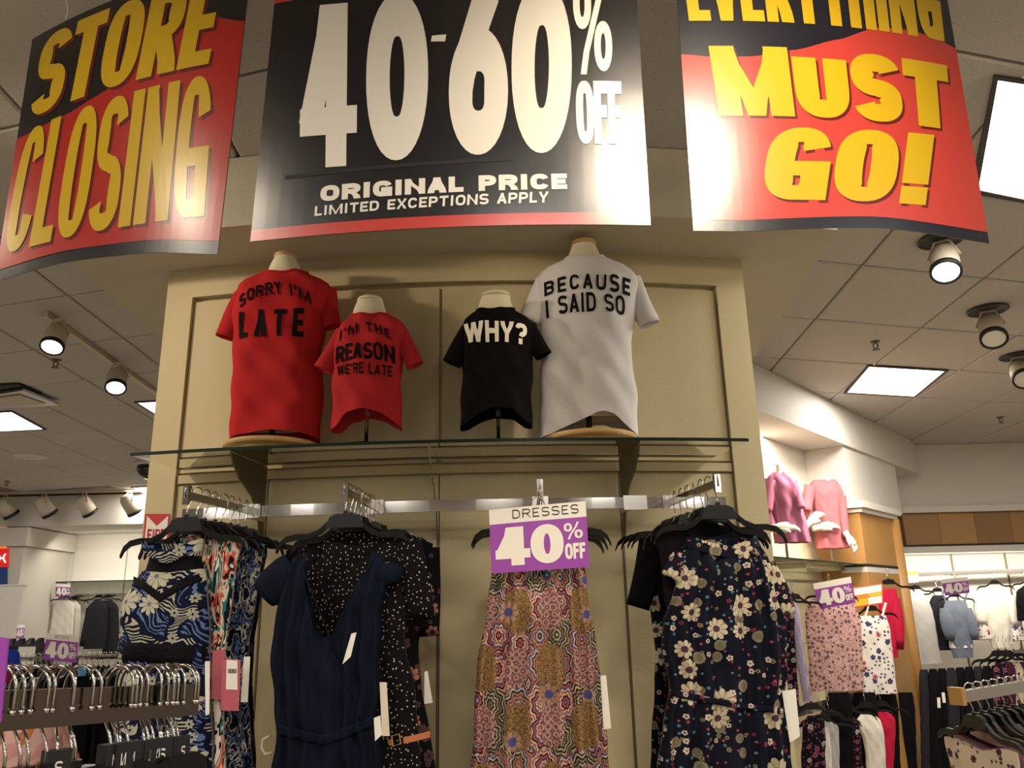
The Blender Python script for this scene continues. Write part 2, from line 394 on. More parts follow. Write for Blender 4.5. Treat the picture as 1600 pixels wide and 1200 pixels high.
def text(mb, s, fn, pen=.2, tx=None, gap=.12, capw=None):
    """strokes of the word s laid in the unit box and mapped by fn(u, v); pen widths are fractions of a letter's width / the height"""
    tx = pen if tx is None else tx
    ws = [G[c][0] for c in s]; tot = sum(ws) + gap * (len(s) - 1); u0 = 0
    for c, wd in zip(s, ws):
        def P(x, y, hx=0, hy=0):
            gx = tx / 2 + x * (wd - tx); gy = pen / 2 + y * (1 - pen)
            return fn((u0 + gx + hx) / tot, gy + hy)
        for st in G[c][1:]:
            k = st[0]; sc2 = 1.0
            if k == 'l':
                x0, y0, x1, y1 = st[1:5]; n = 6; L = []
                ver = abs(x1 - x0) < 1e-6
                for i in range(n + 1):
                    t_ = i / n
                    if ver:
                        e_ = pen / 2 * (-1 if i == 0 else 1 if i == n else 0) * (1 if y1 > y0 else -1)
                        y = y0 + (y1 - y0) * t_; L.append((P(x0, y, -tx / 2, e_), P(x0, y, tx / 2, e_)))
                    else:
                        e_ = tx / 2 * (-1 if i == 0 else 1 if i == n else 0)
                        x = x0 + (x1 - x0) * t_; L.append((P(x, y0, e_, -pen / 2), P(x, y0, e_, pen / 2)))
            elif k == 'd':
                x0, y0, x1, y1 = st[1:5]; sc2 = st[5] if len(st) > 5 else 1.0; n = 6; L = []
                for i in range(n + 1):
                    t_ = i / n; e_ = 0
                    yy = y0 + (y1 - y0) * t_
                    if (i == 0 or i == n) and yy in (0, 1): e_ = pen / 2 * (1 if yy == 1 else -1)
                    L.append((P(x0 + (x1 - x0) * t_, yy, -tx * .55 * sc2, e_), P(x0 + (x1 - x0) * t_, yy, tx * .55 * sc2, e_)))
            else:
                pts = st[1]; sc2 = st[2] if len(st) > 2 else 1.0; L = []; m = len(pts); cl = k == 'o'
                for i in range(m):
                    a = pts[i - 1] if i > 0 else (pts[m - 2] if cl else pts[0]); b = pts[i + 1] if i < m - 1 else (pts[1] if cl else pts[m - 1])
                    dx = (b[0] - a[0]) * (wd - tx); dy = (b[1] - a[1]) * (1 - pen); l_ = math.hypot(dx, dy) or 1
                    nx, ny = -dy / l_, dx / l_
                    q = math.hypot(nx / pen * 1.0, ny / tx) if False else 1
                    L.append((P(pts[i][0], pts[i][1], nx * tx / 2 * sc2, ny * pen / 2 * sc2), P(pts[i][0], pts[i][1], -nx * tx / 2 * sc2, -ny * pen / 2 * sc2)))
            b0 = len(mb.v)
            for a, b in L: mb.v.append(Vector(a)); mb.v.append(Vector(b))
            for i in range(len(L) - 1): mb.f.append((b0 + 2 * i, b0 + 2 * i + 1, b0 + 2 * i + 3, b0 + 2 * i + 2))
        u0 += wd + gap
    return mb
def bil(BL, BR, TL, TR):
    return lambda u, v: ((BL[0] * (1 - u) + BR[0] * u) * (1 - v) + (TL[0] * (1 - u) + TR[0] * u) * v, (BL[1] * (1 - u) + BR[1] * u) * (1 - v) + (TL[1] * (1 - u) + TR[1] * u) * v)
# ------------------------------------------------------------------ room shell
CEIL = 3.35
M['carpet'] = mat('beige_carpet', '9c9384', 0.95, bump=0.3, bs=300)
struct('floor', MB().box((0, 3.5, -0.05), (20, 21, 0.1)), M['carpet'])
struct('ceiling_slab', MB().box((0, 3.5, CEIL + 0.075), (20, 21, 0.11)), M['slab']).name = 'ceiling'
ceiling = bpy.data.objects['ceiling']
struct('wall_rear', MB().box((0, -7.05, 1.68), (20, 0.1, 3.34)), M['white'])
struct('wall_left', MB().box((-10.05, 3.5, 1.68), (0.1, 21, 3.34)), M['white'])
struct('wall_right', MB().box((10.05, 3.5, 1.68), (0.1, 21, 3.34)), M['white'])
struct('wall_back', MB().box((0, 14.05, 1.68), (20, 0.1, 3.34)), M['white'])
# mineral fibre tiles, two fields that meet in a chevron over the display
def tile_mesh(a, b, c, d):
    mb = MB(); g = 0.006
    cen = (a + b + c + d) / 4; q = [p + (cen - p).normalized() * g * 1.6 for p in (a, b, c, d)]; z0, z1, z2 = CEIL, CEIL + 0.006, CEIL + 0.02
    inn = [p + (cen - p).normalized() * 0.012 for p in q]
    mb.v = [Vector((p.x, p.y, z1)) for p in q] + [Vector((p.x, p.y, z0)) for p in inn] + [Vector((p.x, p.y, z2)) for p in q]
    mb.f = [(4, 7, 6, 5), (8, 9, 10, 11)] + [(i, (i + 1) % 4, 4 + (i + 1) % 4, 4 + i) for i in range(4)] + [(i, 8 + i, 8 + (i + 1) % 4, (i + 1) % 4) for i in range(4)]
    return mb
bar = MB()
for side in (1, -1):
    xs = [-.25, .36, 1.18, 2.0, 2.82, 3.62, 4.44, 5.26, 6.08, 6.9] if side > 0 else [-.25, -1.16, -1.88, -2.6, -3.32, -4.04, -4.76, -5.48, -6.2, -6.92]
    y0, dv, k, sh = (3.57, .86, .275, .045) if side > 0 else (3.72, .75, .275, -.03)
    def pt(x, j): return Vector((x + sh * j * (0 if x == -.25 else 1), y0 + dv * j + k * abs(x + .25), 0))
    for i in range(len(xs) - 1):
        for j in range(-3, 9):
            a, b, c, d = pt(xs[i], j), pt(xs[i + 1], j), pt(xs[i + 1], j + 1), pt(xs[i], j + 1)
            cy = (a.y + c.y) / 2
            if cy > 11.5 or cy < .6: continue
            obj('ceiling_tile', tile_mesh(a, b, c, d), M['tile'], ceiling)
# ------------------------------------------------------------------ the convex display wall under its dropped box
W0, W1 = -12.55, 12.6
def arcbox(mb, R0, R1, a0, a1, z0, z1, n=12):
    """curved block between two radii"""
    b = len(mb.v)
    for i in range(n + 1):
        a = a0 + (a1 - a0) * i / n
        for R, z in ((R0, z0), (R1, z0), (R1, z1), (R0, z1)): mb.v.append(arc(R, a, z))
    for i in range(n):
        for k in range(4):
            k2 = (k + 1) % 4; mb.f.append((b + i * 4 + k, b + i * 4 + k2, b + i * 4 + 4 + k2, b + i * 4 + 4 + k))
    mb.f.append((b, b + 3, b + 2, b + 1)); e = b + n * 4; mb.f.append((e, e + 1, e + 2, e + 3)); return mb
core = arcbox(MB(), 5.40, 5.965, W0, W1, 0.0, 3.03)
disp = struct('wall_front', core, M['cream'])
fr = MB()
arcbox(fr, 5.965, 6.0, W0, -11.3, 0, 3.03); arcbox(fr, 5.965, 6.0, 11.3, W1, 0, 3.03); arcbox(fr, 5.965, 6.0, -11.3, 11.3, 2.895, 3.03)
struct('frame', fr, M['cream'], disp)
for a0, a1 in ((-11.25, -.55), (-.43, 11.25)):
    struct('panel', arcbox(MB(), 5.966, 5.984, a0, a1, 2.10, 2.875), M['cream'], disp)
for a0, a1 in ((-11.25, -7.42), (-7.32, -.62), (-.50, 6.50), (6.60, 11.25)):
    struct('panel', arcbox(MB(), 5.966, 5.984, a0, a1, 0.10, 2.045), M['cream'], disp)
struct('trim_rail', arcbox(MB(), 5.966, 5.990, -11.25, 11.25, 2.055, 2.09), M['cream'], disp)
for a in (-7.37, -.56, 6.55):
    struct('slotted_standard', arcbox(MB(), 5.966, 5.986, a - .035, a + .035, 0.1, 2.05, 1), M['standard'], disp)
# dropped box with its curved fascia
FR = 6.35
fb = MB(); n = 24; A0, A1 = -15.2, 15.0
pl = [arc(FR, A0 + (A1 - A0) * i / n) for i in range(n + 1)] + [Vector((1.66, 6.2, 0)), Vector((-2.1, 6.2, 0))]
m = len(pl)
fb.v = [Vector((p.x, p.y, 3.03)) for p in pl] + [Vector((p.x, p.y, CEIL - .004)) for p in pl]
fb.f = [tuple(range(m))[::-1], tuple(range(m, 2 * m))] + [(i, (i + 1) % m, m + (i + 1) % m, m + i) for i in range(m)]
struct('ceiling_bulkhead', fb, M['fascia'])
# ------------------------------------------------------------------ glass shelf, brackets, hang rail
SZ = 2.117
SA0, SA1 = -10.95, 10.35
sh = thing('glass_shelf', 'long curved green-edged glass shelf carrying the four dressed forms', 'shelf', arc(6.2, 0, SZ))
obj('glass_pane', arcbox(MB(), 6.004, 6.345, SA0, SA1, SZ - .010, SZ, 24), M['glass'], sh)
tag(obj('edge', arcbox(MB(), 6.3455, 6.349, SA0, SA1, SZ - .011, SZ + .001, 24), M['glass_edge'], sh), 'dark green polished front edge')
for a in (-7.37, -.56, 6.55):
    mb = MB(); p0, p1 = [], []
    prof = [(6.325, SZ - .012), (6.30, SZ - .05), (6.24, SZ - .10), (6.13, SZ - .15), (6.06, SZ - .22), (6.03, SZ - .32), (6.004, SZ - .34)]
    M3 = None
    pts = prof + [(6.004, SZ - .012)]
    vs = [arc(R, a - .03, z) for R, z in pts] + [arc(R, a + .03, z) for R, z in pts]; k = len(pts)
    mb.add(vs, [(k - 1, i, i + 1) for i in range(k - 2)] + [(2 * k - 1, k + i + 1, k + i) for i in range(k - 2)] + [(i, (i + 1) % k, k + (i + 1) % k, k + i) for i in range(k)])
    obj('shelf_bracket', mb, M['standard'] if a != -.56 else M['acrylic'], sh)
RZ = 1.895
rail = thing('hang_rail', 'curved rectangular chrome garment rail below the glass shelf', 'rail', arc(6.2, 0, RZ))
obj('bar', arcbox(MB(), 6.194, 6.207, -9.6, 9.9, RZ - .021, RZ + .021, 24), M['chrome'], rail)
for a in (-7.37, 6.55):
    obj('bracket', arcbox(arcbox(MB(), 6.004, 6.19, a - .06, a + .06, RZ - .018, RZ + .018, 1), 6.19, 6.212, a - .42, a + .42, RZ - .027, RZ + .027, 3), M['chrome_rough'], rail)
# four face-out arms, each base angle on the rail and tip in plan
ARMS = []
for nm, apx, tip in (('leftmost', -6.9, (-1.075, 2.62)), ('second', -2.5, (-.555, 2.62)), ('third', 3.2, (.085, 2.64)), ('rightmost', 7.8, (.665, 2.62))):
    b = arc(6.21, apx, RZ + .0); t_ = Vector((tip[0], tip[1], RZ + .0)); d = (t_ - b).normalized(); L = (t_ - b).length
    ar = thing('face_out_arm', '%s of the four chrome arms projecting from the curved rail' % nm if nm in ('leftmost', 'rightmost') else '%s chrome arm from the left projecting from the curved rail' % nm, 'arm', b)
    s_ = Vector((d.y, -d.x, 0)); mb = MB(); z = Vector((0, 0, 1))
    def bx(mb, a, c, hw, hh): mb.hexa([a - s_ * hw - z * hh, a + s_ * hw - z * hh, c + s_ * hw - z * hh, c - s_ * hw - z * hh, a - s_ * hw + z * hh, a + s_ * hw + z * hh, c + s_ * hw + z * hh, c - s_ * hw + z * hh])
    bx(mb, b, t_, .0065, .013); obj('arm', mb, M['chrome'], ar)
    mb = MB(); bx(mb, b - d * .0, b + d * .012, .03, .026); obj('rail_clip', mb, M['chrome_rough'], ar)
    mb = MB(); bx(mb, t_ - d * .004, t_ + d * .010, .010, .030); obj('end_stop', mb, M['chrome'], ar)
    ARMS.append((nm, b, t_, d, L))

# ------------------------------------------------------------------ the three hanging banners
def m_banner(name, hexc):
    t = NT(name); t.set(0.30, 0, 0.55, lin(hexc)); t.b.inputs['Coat Weight'].default_value = 0.8; t.b.inputs['Coat Roughness'].default_value = 0.24; t.bump(t.noise(t.objc(), 5, 2), 0.12, 0.02); return t.m
for k, h in (('b_black', '0c0c10'), ('b_red', 'a5221b'), ('b_redc', 'b83a32'), ('b_yellow', 'c6a214'), ('b_white', 'e2dccf'), ('b_dred', '5c120f'), ('b_navy', '0b0f1f')): M[k] = m_banner('banner_' + k[2:], h)
def banner(name, label, A, B, bow, corners, bottom_mat, nseg=24):
    """A, B: plan points of the left and right bottom corners; corners: BL BR TL TR pixels. returns thing + surface function"""
    A = Vector((*A, 0)); B = Vector((*B, 0)); d = (B - A).normalized(); nrm = Vector((d.y, -d.x, 0))
    if nrm.y > 0: nrm = -nrm
    L = (B - A).length
    def S(x, y, off=0.0):
        p = onpl(x, y, A, nrm); s_ = (p - A).dot(d) / L
        return p + (p - EYEV).normalized() * 0 + nrm * (bow * 4 * s_ * (1 - s_) + off)
    th = thing(name, label, 'banner', A * .5 + B * .5 + Vector((0, 0, 2.43)))
    return th, S, nrm
def sheet(th, S, nrm, quad, m, off=0, nm='sheet', nu=30, nv=14, thick=None, edges=None):
    f = bil(*quad) if edges is None else edges
    mb = MB().slab(lambda u, v: S(*f(u, v), off), nu, nv, -nrm * (thick or .0004)); return obj(nm, mb, m, th)
def word(th, S, s, quad, m, off=.0018, pen=.2, tx=None, gap=.1, shadow=None, sh=(4, 4), nm='lettering'):
    f = bil(*quad)
    if shadow:
        obj('letter_shadow', text(MB(), s, lambda u, v: S(f(u, v)[0] + sh[0], f(u, v)[1] + sh[1], off - .0008), pen, tx, gap), shadow, th)
    return obj(nm, text(MB(), s, lambda u, v: S(*f(u, v), off), pen, tx, gap), m, th)
def curve_interp(pts):
    def g(x):
        if x <= pts[0][0]: return pts[0][1]
        for (a, ya), (b, yb) in zip(pts, pts[1:]):
            if x <= b:
                t_ = (x - a) / (b - a); t_ = t_ * t_ * (3 - 2 * t_) * .5 + t_ * .5; return ya + (yb - ya) * t_
        return pts[-1][1]
    return g
K = .8
def sc2(p): return (p[0] * K, p[1] * K)
# left: STORE CLOSING
th, S, nr = banner('banner', 'yellow STORE CLOSING lettering on a black and red banner, hung at left', sc2((-1.77, 2.54)), sc2((-.94, 2.36)), .03, None, None)
BL, BR, TL, TR = (-8, 440), (340, 397), (49, 60), (392, -62)
lowL = curve_interp([(0, 0), (.35, -9), (.7, -9), (1, 0)])
def eL(u, v): x, y = bil(BL, BR, TL, TR)(u, v); return (x, y + lowL(u) * (1 - v))
sheet(th, S, nr, None, M['b_black'], 0, 'sheet', edges=eL, thick=.003)
wv = curve_interp([(0, .585), (.25, .60), (.42, .64), (.55, .725), (.7, .80), (.85, .83), (1, .795)])
def redL(u, v): v0, v1 = .045, wv(u) ; vv = v0 + (v1 - v0) * v; return eL(u, vv)
sheet(th, S, nr, None, M['b_red'], .0008, 'red_field', edges=redL)
word(th, S, 'STORE', ((46, 189), (330, 104), (72, 62), (356, -36)), M['b_yellow'], pen=.17, tx=.42, gap=.07, shadow=M['b_dred'])
word(th, S, 'CLOSING', ((3, 400), (322, 340), (42, 207), (338, 118)), M['b_yellow'], pen=.13, tx=.40, gap=.08, shadow=M['b_dred'])
for x, y in ((110, 38), (330, -38)):
    p = S(x, y, .004); obj('string', MB().tube([p, p + Vector((.004, 0, .03)), Vector((p.x - .02, p.y, CEIL + .004))], .0012, 5), M['card_white'], th)
# centre: 40-60 % OFF
th, S, nr = banner('banner', 'white 40-60% OFF ORIGINAL PRICE lettering on a black banner, hung centrally', sc2((-.81, 2.27)), sc2((.43, 2.23)), .035, None, None)
BL, BR, TL, TR = (391, 378), (1017, 352), (431, -10), (992, -60)
eC = bil(BL, BR, TL, TR)
sheet(th, S, nr, (BL, BR, TL, TR), M['b_black'], 0, thick=.003)
sheet(th, S, nr, None, M['b_redc'], .0008, 'red_border', edges=lambda u, v: eC(u, .045 * v))
sheet(th, S, nr, None, M['b_redc'], .0008, 'red_border', edges=lambda u, v: eC(u, .955 + .045 * v))
for c, x0, x1, y1, y0, px_, tx_ in (('4', 471, 561, 17, 270, .17, .40), ('0', 575, 671, 4, 263, .26, .40), ('-', 676, 698, 70, 80, .9, .3), ('6', 703, 794, -28, 255, .24, .40), ('0', 799, 892, -18, 250, .26, .40)):
    word(th, S, c, ((x0, y0), (x1, y0 - (2 if c != '-' else 0)), (x0 + 2, y1), (x1 + 2, y1 - 2)), M['b_white'], pen=px_, tx=tx_)
word(th, S, '%', ((893, 124), (960, 122), (891, -30), (958, -34)), M['b_white'], pen=.20, tx=.30)
word(th, S, 'OFF', ((901, 232), (973, 228), (898, 134), (970, 130)), M['b_white'], pen=.2, tx=.42, gap=.0)
word(th, S, 'ORIGINAL PRICE', ((504, 322), (886, 303), (505, 298), (885, 279)), M['b_white'], pen=.30, tx=.34, gap=.13)
word(th, S, 'LIMITED EXCEPTIONS APPLY', ((495, 344), (856, 325), (496, 329), (857, 308)), M['b_white'], pen=.21, tx=.25, gap=.18)
mb = MB().slab(lambda u, v: S(448 + (802 - 448) * u, 284 - 22 * u - 6 * v, .0012), 8, 1, -nr * .0004); obj('tape_seam', mb, M['black'], th)
for x, y in ((470, 0), (950, -40)):
    p = S(x, y, .004); obj('string', MB().tube([p, p + Vector((.004, 0, .03)), Vector((p.x - .02, p.y, CEIL + .004))], .0012, 5), M['card_white'], th)
# right: EVERYTHING MUST GO!
th, S, nr = banner('banner', 'yellow EVERYTHING MUST GO! lettering on a black and red banner, hung at right', sc2((.57, 2.27)), sc2((1.57, 2.40)), .03, None, None)
BL, BR, TL, TR = (1083, 361), (1546, 380), (1052, -78), (1470, -74)
lowR = curve_interp([(0, 0), (.15, 2), (.62, -9), (1, 0)])
def eR(u, v): x, y = bil(BL, BR, TL, TR)(u, v); return (x, y + lowR(u) * (1 - v))
sheet(th, S, nr, None, M['b_navy'], 0, edges=eR, thick=.003)
wv2 = curve_interp([(0, .626), (.12, .61), (.25, .607), (.4, .625), (.55, .66), (.7, .71), (.82, .715), (.92, .70), (1, .672)])
sheet(th, S, nr, None, M['b_redc'], .0008, 'red_field', edges=lambda u, v: eR(u, .038 + (wv2(u) - .038) * v))
word(th, S, 'EVERYTHING', ((1075, 36), (1475, 66), (1062, -66), (1462, -58)), M['b_yellow'], pen=.16, tx=.44, gap=.1)
word(th, S, 'MUST', ((1120, 186), (1484, 206), (1104, 77), (1478, 104)), M['b_yellow'], pen=.26, tx=.46, gap=.06, shadow=M['b_dred'])
word(th, S, 'GO!', ((1182, 319), (1440, 327), (1198, 208), (1456, 216)), M['b_yellow'], pen=.2, tx=.46, gap=.08, shadow=M['b_dred'])
for x, y in ((1090, -60), (1430, -55)):
    p = S(x, y, .004); obj('string', MB().tube([p, p + Vector((.004, 0, .02)), Vector((p.x - .02, p.y, CEIL + .004))], .0012, 5), M['card_white'], th)
# ------------------------------------------------------------------ garment builder
def interp_rows(rows):
    rows = sorted(rows, key=lambda r: -r[0]); zs = [r[0] for r in rows]
    def f(z):
        if z >= zs[0]: return rows[0][1:]
        if z <= zs[-1]: return rows[-1][1:]
        for i in range(len(rows) - 1):
            if zs[i] >= z >= zs[i + 1]:
                t_ = (zs[i] - z) / (zs[i] - zs[i + 1])
                p0 = rows[max(i - 1, 0)]; p1 = rows[i]; p2 = rows[i + 1]; p3 = rows[min(i + 2, len(rows) - 1)]
                def cr(a, b, c, d):
                    m1 = (c - a) * .5 * min(1, (zs[i] - zs[i + 1]) / max(1e-6, abs(p0[0] - p2[0]) / 2)); m2 = (d - b) * .5 * min(1, (zs[i] - zs[i + 1]) / max(1e-6, abs(p1[0] - p3[0]) / 2))
                    t2, t3 = t_ * t_, t_ ** 3
                    return (2 * t3 - 3 * t2 + 1) * b + (t3 - 2 * t2 + t_) * m1 + (3 * t2 - 2 * t3) * c + (t3 - t2) * m2
                return tuple(cr(p0[k], p1[k], p2[k], p3[k]) for k in range(1, len(p1)))
    return f
def rows_px(rows, Y):
    out = []
    for y, xl, xr in rows:
        a, b = ony(xl, y, Y), ony(xr, y, Y); out.append(((a.z + b.z) / 2, (a.x + b.x) / 2, (b.x - a.x) / 2))
    return out
def shell(rows, Y, dep, top=None, hem=None, n=44, m=34, pl=(0, 0, 0), wr=.004, seed=0, rd=.75, flat=None, grow=.6, Mx=None, tap=.35):
    """rows: (z, xc, half width). dep: half depth. top/hem: fn(c, front) -> z"""
    f = interp_rows(rows); zt0 = max(r[0] for r in rows); zb0 = min(r[0] for r in rows); R = random.Random(seed); ph = [R.uniform(0, 6) for _ in range(6)]
    mb = MB()
    def at(th, t_):
        c, s_ = math.cos(th), math.sin(th); front = s_ < 0
        zt = top(c, front) if top else zt0; zb = hem(c, front) if hem else zb0
        z = zt + (zb - zt) * t_; xc, a = f(z)[:2]
        x = xc + a * math.copysign(abs(c) ** rd, c)
        d = dep * min(1.0, tap + (1 - tap) * (zt0 - z) / .12) if flat is None else dep
        y = Y + d * math.copysign(abs(s_) ** rd, s_)
        k = (t_ ** grow)
        y += pl[0] * k * math.sin(pl[1] * c * 3.0 + ph[0] + .5 * math.sin(3 * t_ + ph[1]) + (1.3 if front else 0)) * (abs(s_) ** .5)
        y += wr * (math.sin(9 * c + 13 * z * 3 + ph[2]) + .7 * math.sin(5 * c - 31 * z + ph[3])) * abs(s_)
        x += wr * .5 * math.sin(40 * z + ph[4]) * abs(c)
        return Vector((x, y, z)), (x - xc + (0 if front else 3.3), z)
    for j in range(m + 1):
        for k in range(n):
            p, uv = at(2 * pi * k / n + .001, j / m); mb.v.append(Mx @ p if Mx else p); mb.uv[len(mb.v) - 1] = uv
    for j in range(m):
        for k in range(n):
            k2 = (k + 1) % n; mb.f.append((j * n + k, j * n + k2, (j + 1) * n + k2, (j + 1) * n + k))
    return mb, f
def frontfn(mb, f, n, m, rd, back=False):
    """point on the front of a shell at (x, z), lifted by off"""
    P = mb.v
    def front(x, z, off=.004):
        xc, a = f(z)[:2]; c = max(-.995, min(.995, (x - xc) / a)); c = math.copysign(abs(c) ** (1 / rd), c); th = -math.acos(c)
        kf = (th % (2 * pi) - .001) / (2 * pi) * n; k = int(kf) % n; fr = kf - int(kf)
        def col(k):
            prev = None
            for j in range(m + 1):
                q = P[j * n + k % n]
                if prev is not None and prev.z >= z >= q.z:
                    t_ = (prev.z - z) / max(1e-6, prev.z - q.z); return prev.y + (q.y - prev.y) * t_
                prev = q
            return P[k % n].y if z > P[k % n].z else P[m * n + k % n].y
        return Vector((x, col(k) * (1 - fr) + col(k + 1) * fr - off, z))
    return front
def topz(fy, Y, xpx):
    """turn a neckline given in pixel rows into heights"""
    return lambda c, front: ony(xpx, fy(c, front), Y).z
def lerp_list(pts):
    def g(x):
        if x <= pts[0][0]: return pts[0][1]
        for (a, ya), (b, yb) in zip(pts, pts[1:]):
            if x <= b: return ya + (yb - ya) * (x - a) / (b - a)
        return pts[-1][1]
    return g
def sleeve(p0, p1, r0, r1, flat=.55, bulge=0, n=18, m=8, droop=.0, seed=0):
    """open tapering tube from p0 to p1, flattened in y, turned in at the cuff"""
    mb = MB(); p0 = Vector(p0); p1 = Vector(p1); ax = (p1 - p0).normalized(); up = Vector((0, 1, 0)); b = ax.cross(up).normalized(); R = random.Random(seed); ph = R.uniform(0, 6)
    rows = [(i / m, 1.0) for i in range(m + 1)] + [(.985, .90), (.80, .86)]
    for t_, k in rows:
        c = p0.lerp(p1, t_) + Vector((0, 0, -droop * t_ * t_)); r = (r0 + (r1 - r0) * t_ + bulge * math.sin(pi * t_)) * k
        for i in range(n):
            a = 2 * pi * i / n; w = 1 + .05 * math.sin(3 * a + 5 * t_ + ph)
            v = c + b * (r * w * math.cos(a)) + up * (r * w * flat * math.sin(a)); mb.v.append(v); mb.uv[len(mb.v) - 1] = (v.x * 1.0, v.z)
    for j in range(len(rows) - 1):
        for i in range(n):
            i2 = (i + 1) % n; mb.f.append((j * n + i, j * n + i2, (j + 1) * n + i2, (j + 1) * n + i))
    return mb
# ------------------------------------------------------------------ forms and T-shirts on the glass shelf
FY = 3.075; KY = 2.985
def body_form(label, kid, cx, ytop, capw, ybase, rows, disc=None):
    """cream half-torso form: neck, torso, cap, stand"""
    Y = KY if kid else FY; t = ony(cx, ytop, Y); b = thing('mannequin_form', label, 'mannequin', (t.x, Y, SZ), 'forms on the glass shelf')
    if kid:
        rr = rows_px(rows, Y); mb, _ = shell(rr, Y, .045, n=28, m=20, rd=1, wr=0, tap=.9)
        z0 = max(r[0] for r in rr); a = [r for r in rr if r[0] == z0][0]
        obj('torso', mb, M['jersey_cream'], b, True)
        obj('neck_cap', MB().lathe([(a[2] * .99, -.004), (a[2] * 1.03, .0), (a[2], .006), (a[2] * .8, .012), (.004, .016)], (a[1], Y, z0), 24, sy=.95), M['jersey_cream'], b, True)
        zb = min(r[0] for r in rr)
        obj('stand_pole', MB().tube([(a[1], Y, zb + .03), (a[1], Y, SZ + .01)], .007, 10), M['acrylic'], b, True)
        obj('base', MB().lathe([(.004, 0), (.085, 0), (.085, .006), (.08, .009), (.004, .010)], (a[1], Y, SZ), 28), M['acrylic'], b)
    else:
        rr = rows_px(rows, Y); mb, _ = shell(rr, Y, .055, n=28, m=24, rd=1, wr=0, tap=.8)
        z0 = max(r[0] for r in rr); a = [r for r in rr if r[0] == z0][0]
        obj('torso', mb, M['jersey_cream'], b, True)
        obj('neck_cap', MB().lathe([(a[2] * .92, -.002), (a[2] * 1.05, .0), (a[2] * 1.12, .006), (a[2] * 1.1, .013), (a[2] * .85, .019), (.004, .021)], (a[1], Y, z0), 24), M['cap_wood'], b, True)
        zb = min(r[0] for r in rr); x = disc
        obj('stand_pole', MB().tube([(x, Y, zb + .05), (x, Y, SZ + .03)], .011, 12), M['black'], b, True)
        obj('base', MB().lathe([(.004, .0), (.13, .0), (.14, .016), (.18, .020), (.184, .026), (.184, .034), (.18, .038), (.004, .038)], (x, Y, SZ), 48), M['cap_wood'], b)
    return b
def tee(label, m, cx, rows, neck, sl, hem, lines, print_mat, dep=.105, printx=0, seed=1, Y=FY, name='t_shirt'):
    """rows in px (y, xl, xr) from the neck down; sl: two sleeves (shoulder px, cuff px, r0, r1); hem: list (c, px y)"""
    rr = rows_px(rows, Y); zc = (rr[0][0] + rr[-1][0]) / 2; b = thing(name, label, 't-shirt', (rr[0][1], Y, rr[0][0]), 'T-shirts on the forms')
    nk = lerp_list(neck); hm = lerp_list(hem)
    mb, f = shell(rr, Y, dep, top=lambda c, fr: ony(cx, nk(c) - (0 if fr else 4), Y).z, hem=lambda c, fr: ony(cx, hm(c) + (0 if fr else 3), Y).z, seed=seed, n=56, m=44, rd=.85, wr=.005, grow=1, pl=(.009, 1.6, 0), tap=.78)
    obj('body', mb, m, b, True)
    n = 56
    ring = [mb.v[k] + Vector((0, 0, .001)) for k in range(n)]
    obj('neckband', MB().tube(ring, .0045, 6, closed=True), m, b, True)
    for s_ in sl:
        p0, p1 = ony(*s_[0], Y), ony(*s_[1], Y - .02); obj('sleeve', sleeve(p0, p1, s_[2], s_[3], .75, seed=seed), m, b, True)
    front = frontfn(mb, f, n, 44, .85)
    for s_, quad, pen, tx, gap, archy in lines:
        q = bil(*quad)
        def fn(u, v):
            x, y = q(u, v); y -= archy * (1 - (2 * u - 1) ** 2)
            p = ony(x, y, Y - dep * .8); return front(p.x, p.z)
        obj('lettering', text(MB(), s_, fn, pen, tx, gap), print_mat, b)
    return b
M['red_jersey'] = fabric('red_jersey', 'b6282a', .9, .12, .15)
M['red_jersey2'] = fabric('brick_red_jersey', 'b82e32', .9, .12, .15)
M['black_jersey'] = fabric('black_jersey', '0b0a0a', .9, .1, .15)
M['white_jersey'] = fabric('pale_heather_jersey', 'd2cecb', .9, .10, .25, 25)
M['ink_white'] = mat('cream_print_ink', 'efe8d2', .7)
dx = lambda x, y: ony(x, y, FY).x
body_form('tall form wearing the red SORRY I\'M LATE shirt, wooden neck cap', False, 445, 404, 16, 690,
          [(404, 430, 461), (413, 424, 466), (428, 417, 474), (440, 402, 488), (455, 385, 505), (480, 378, 500), (540, 376, 494), (610, 378, 490), (672, 374, 492)], dx(425, 690))
tee('red adult T-shirt printed SORRY I\'M LATE, leftmost on the shelf', M['red_jersey'], 440,
    [(430, 414, 480), (437, 398, 496), (445, 378, 514), (460, 370, 518), (490, 366, 512), (530, 366, 506), (560, 366, 500), (590, 365, 503), (611, 364, 506), (640, 363, 502), (690, 361, 499)],
    [(-1, 431), (-.6, 434), (0, 438), (.6, 434), (1, 430)],
    [((384, 462), (352, 528), .050, .044), ((508, 455), (518, 512), .046, .040)],
    [(-1, 688), (0, 680), (.5, 682), (1, 688)],
    [("SORRY I'M", ((374, 482), (487, 476), (372, 462), (483, 456)), .20, .26, .28, 16), ('LATE', ((373, 529), (474, 527), (374, 488), (477, 484)), .19, .36, .62, 0)], M['ink'], seed=3)
body_form('small cream form in the red I\'M THE REASON shirt, white neck cap', True, 578, 470, 20, 665,
          [(470, 559, 598), (476, 556, 600), (488, 552, 603), (497, 548, 608), (506, 538, 622), (530, 532, 622), (570, 534, 618), (620, 532, 618)])
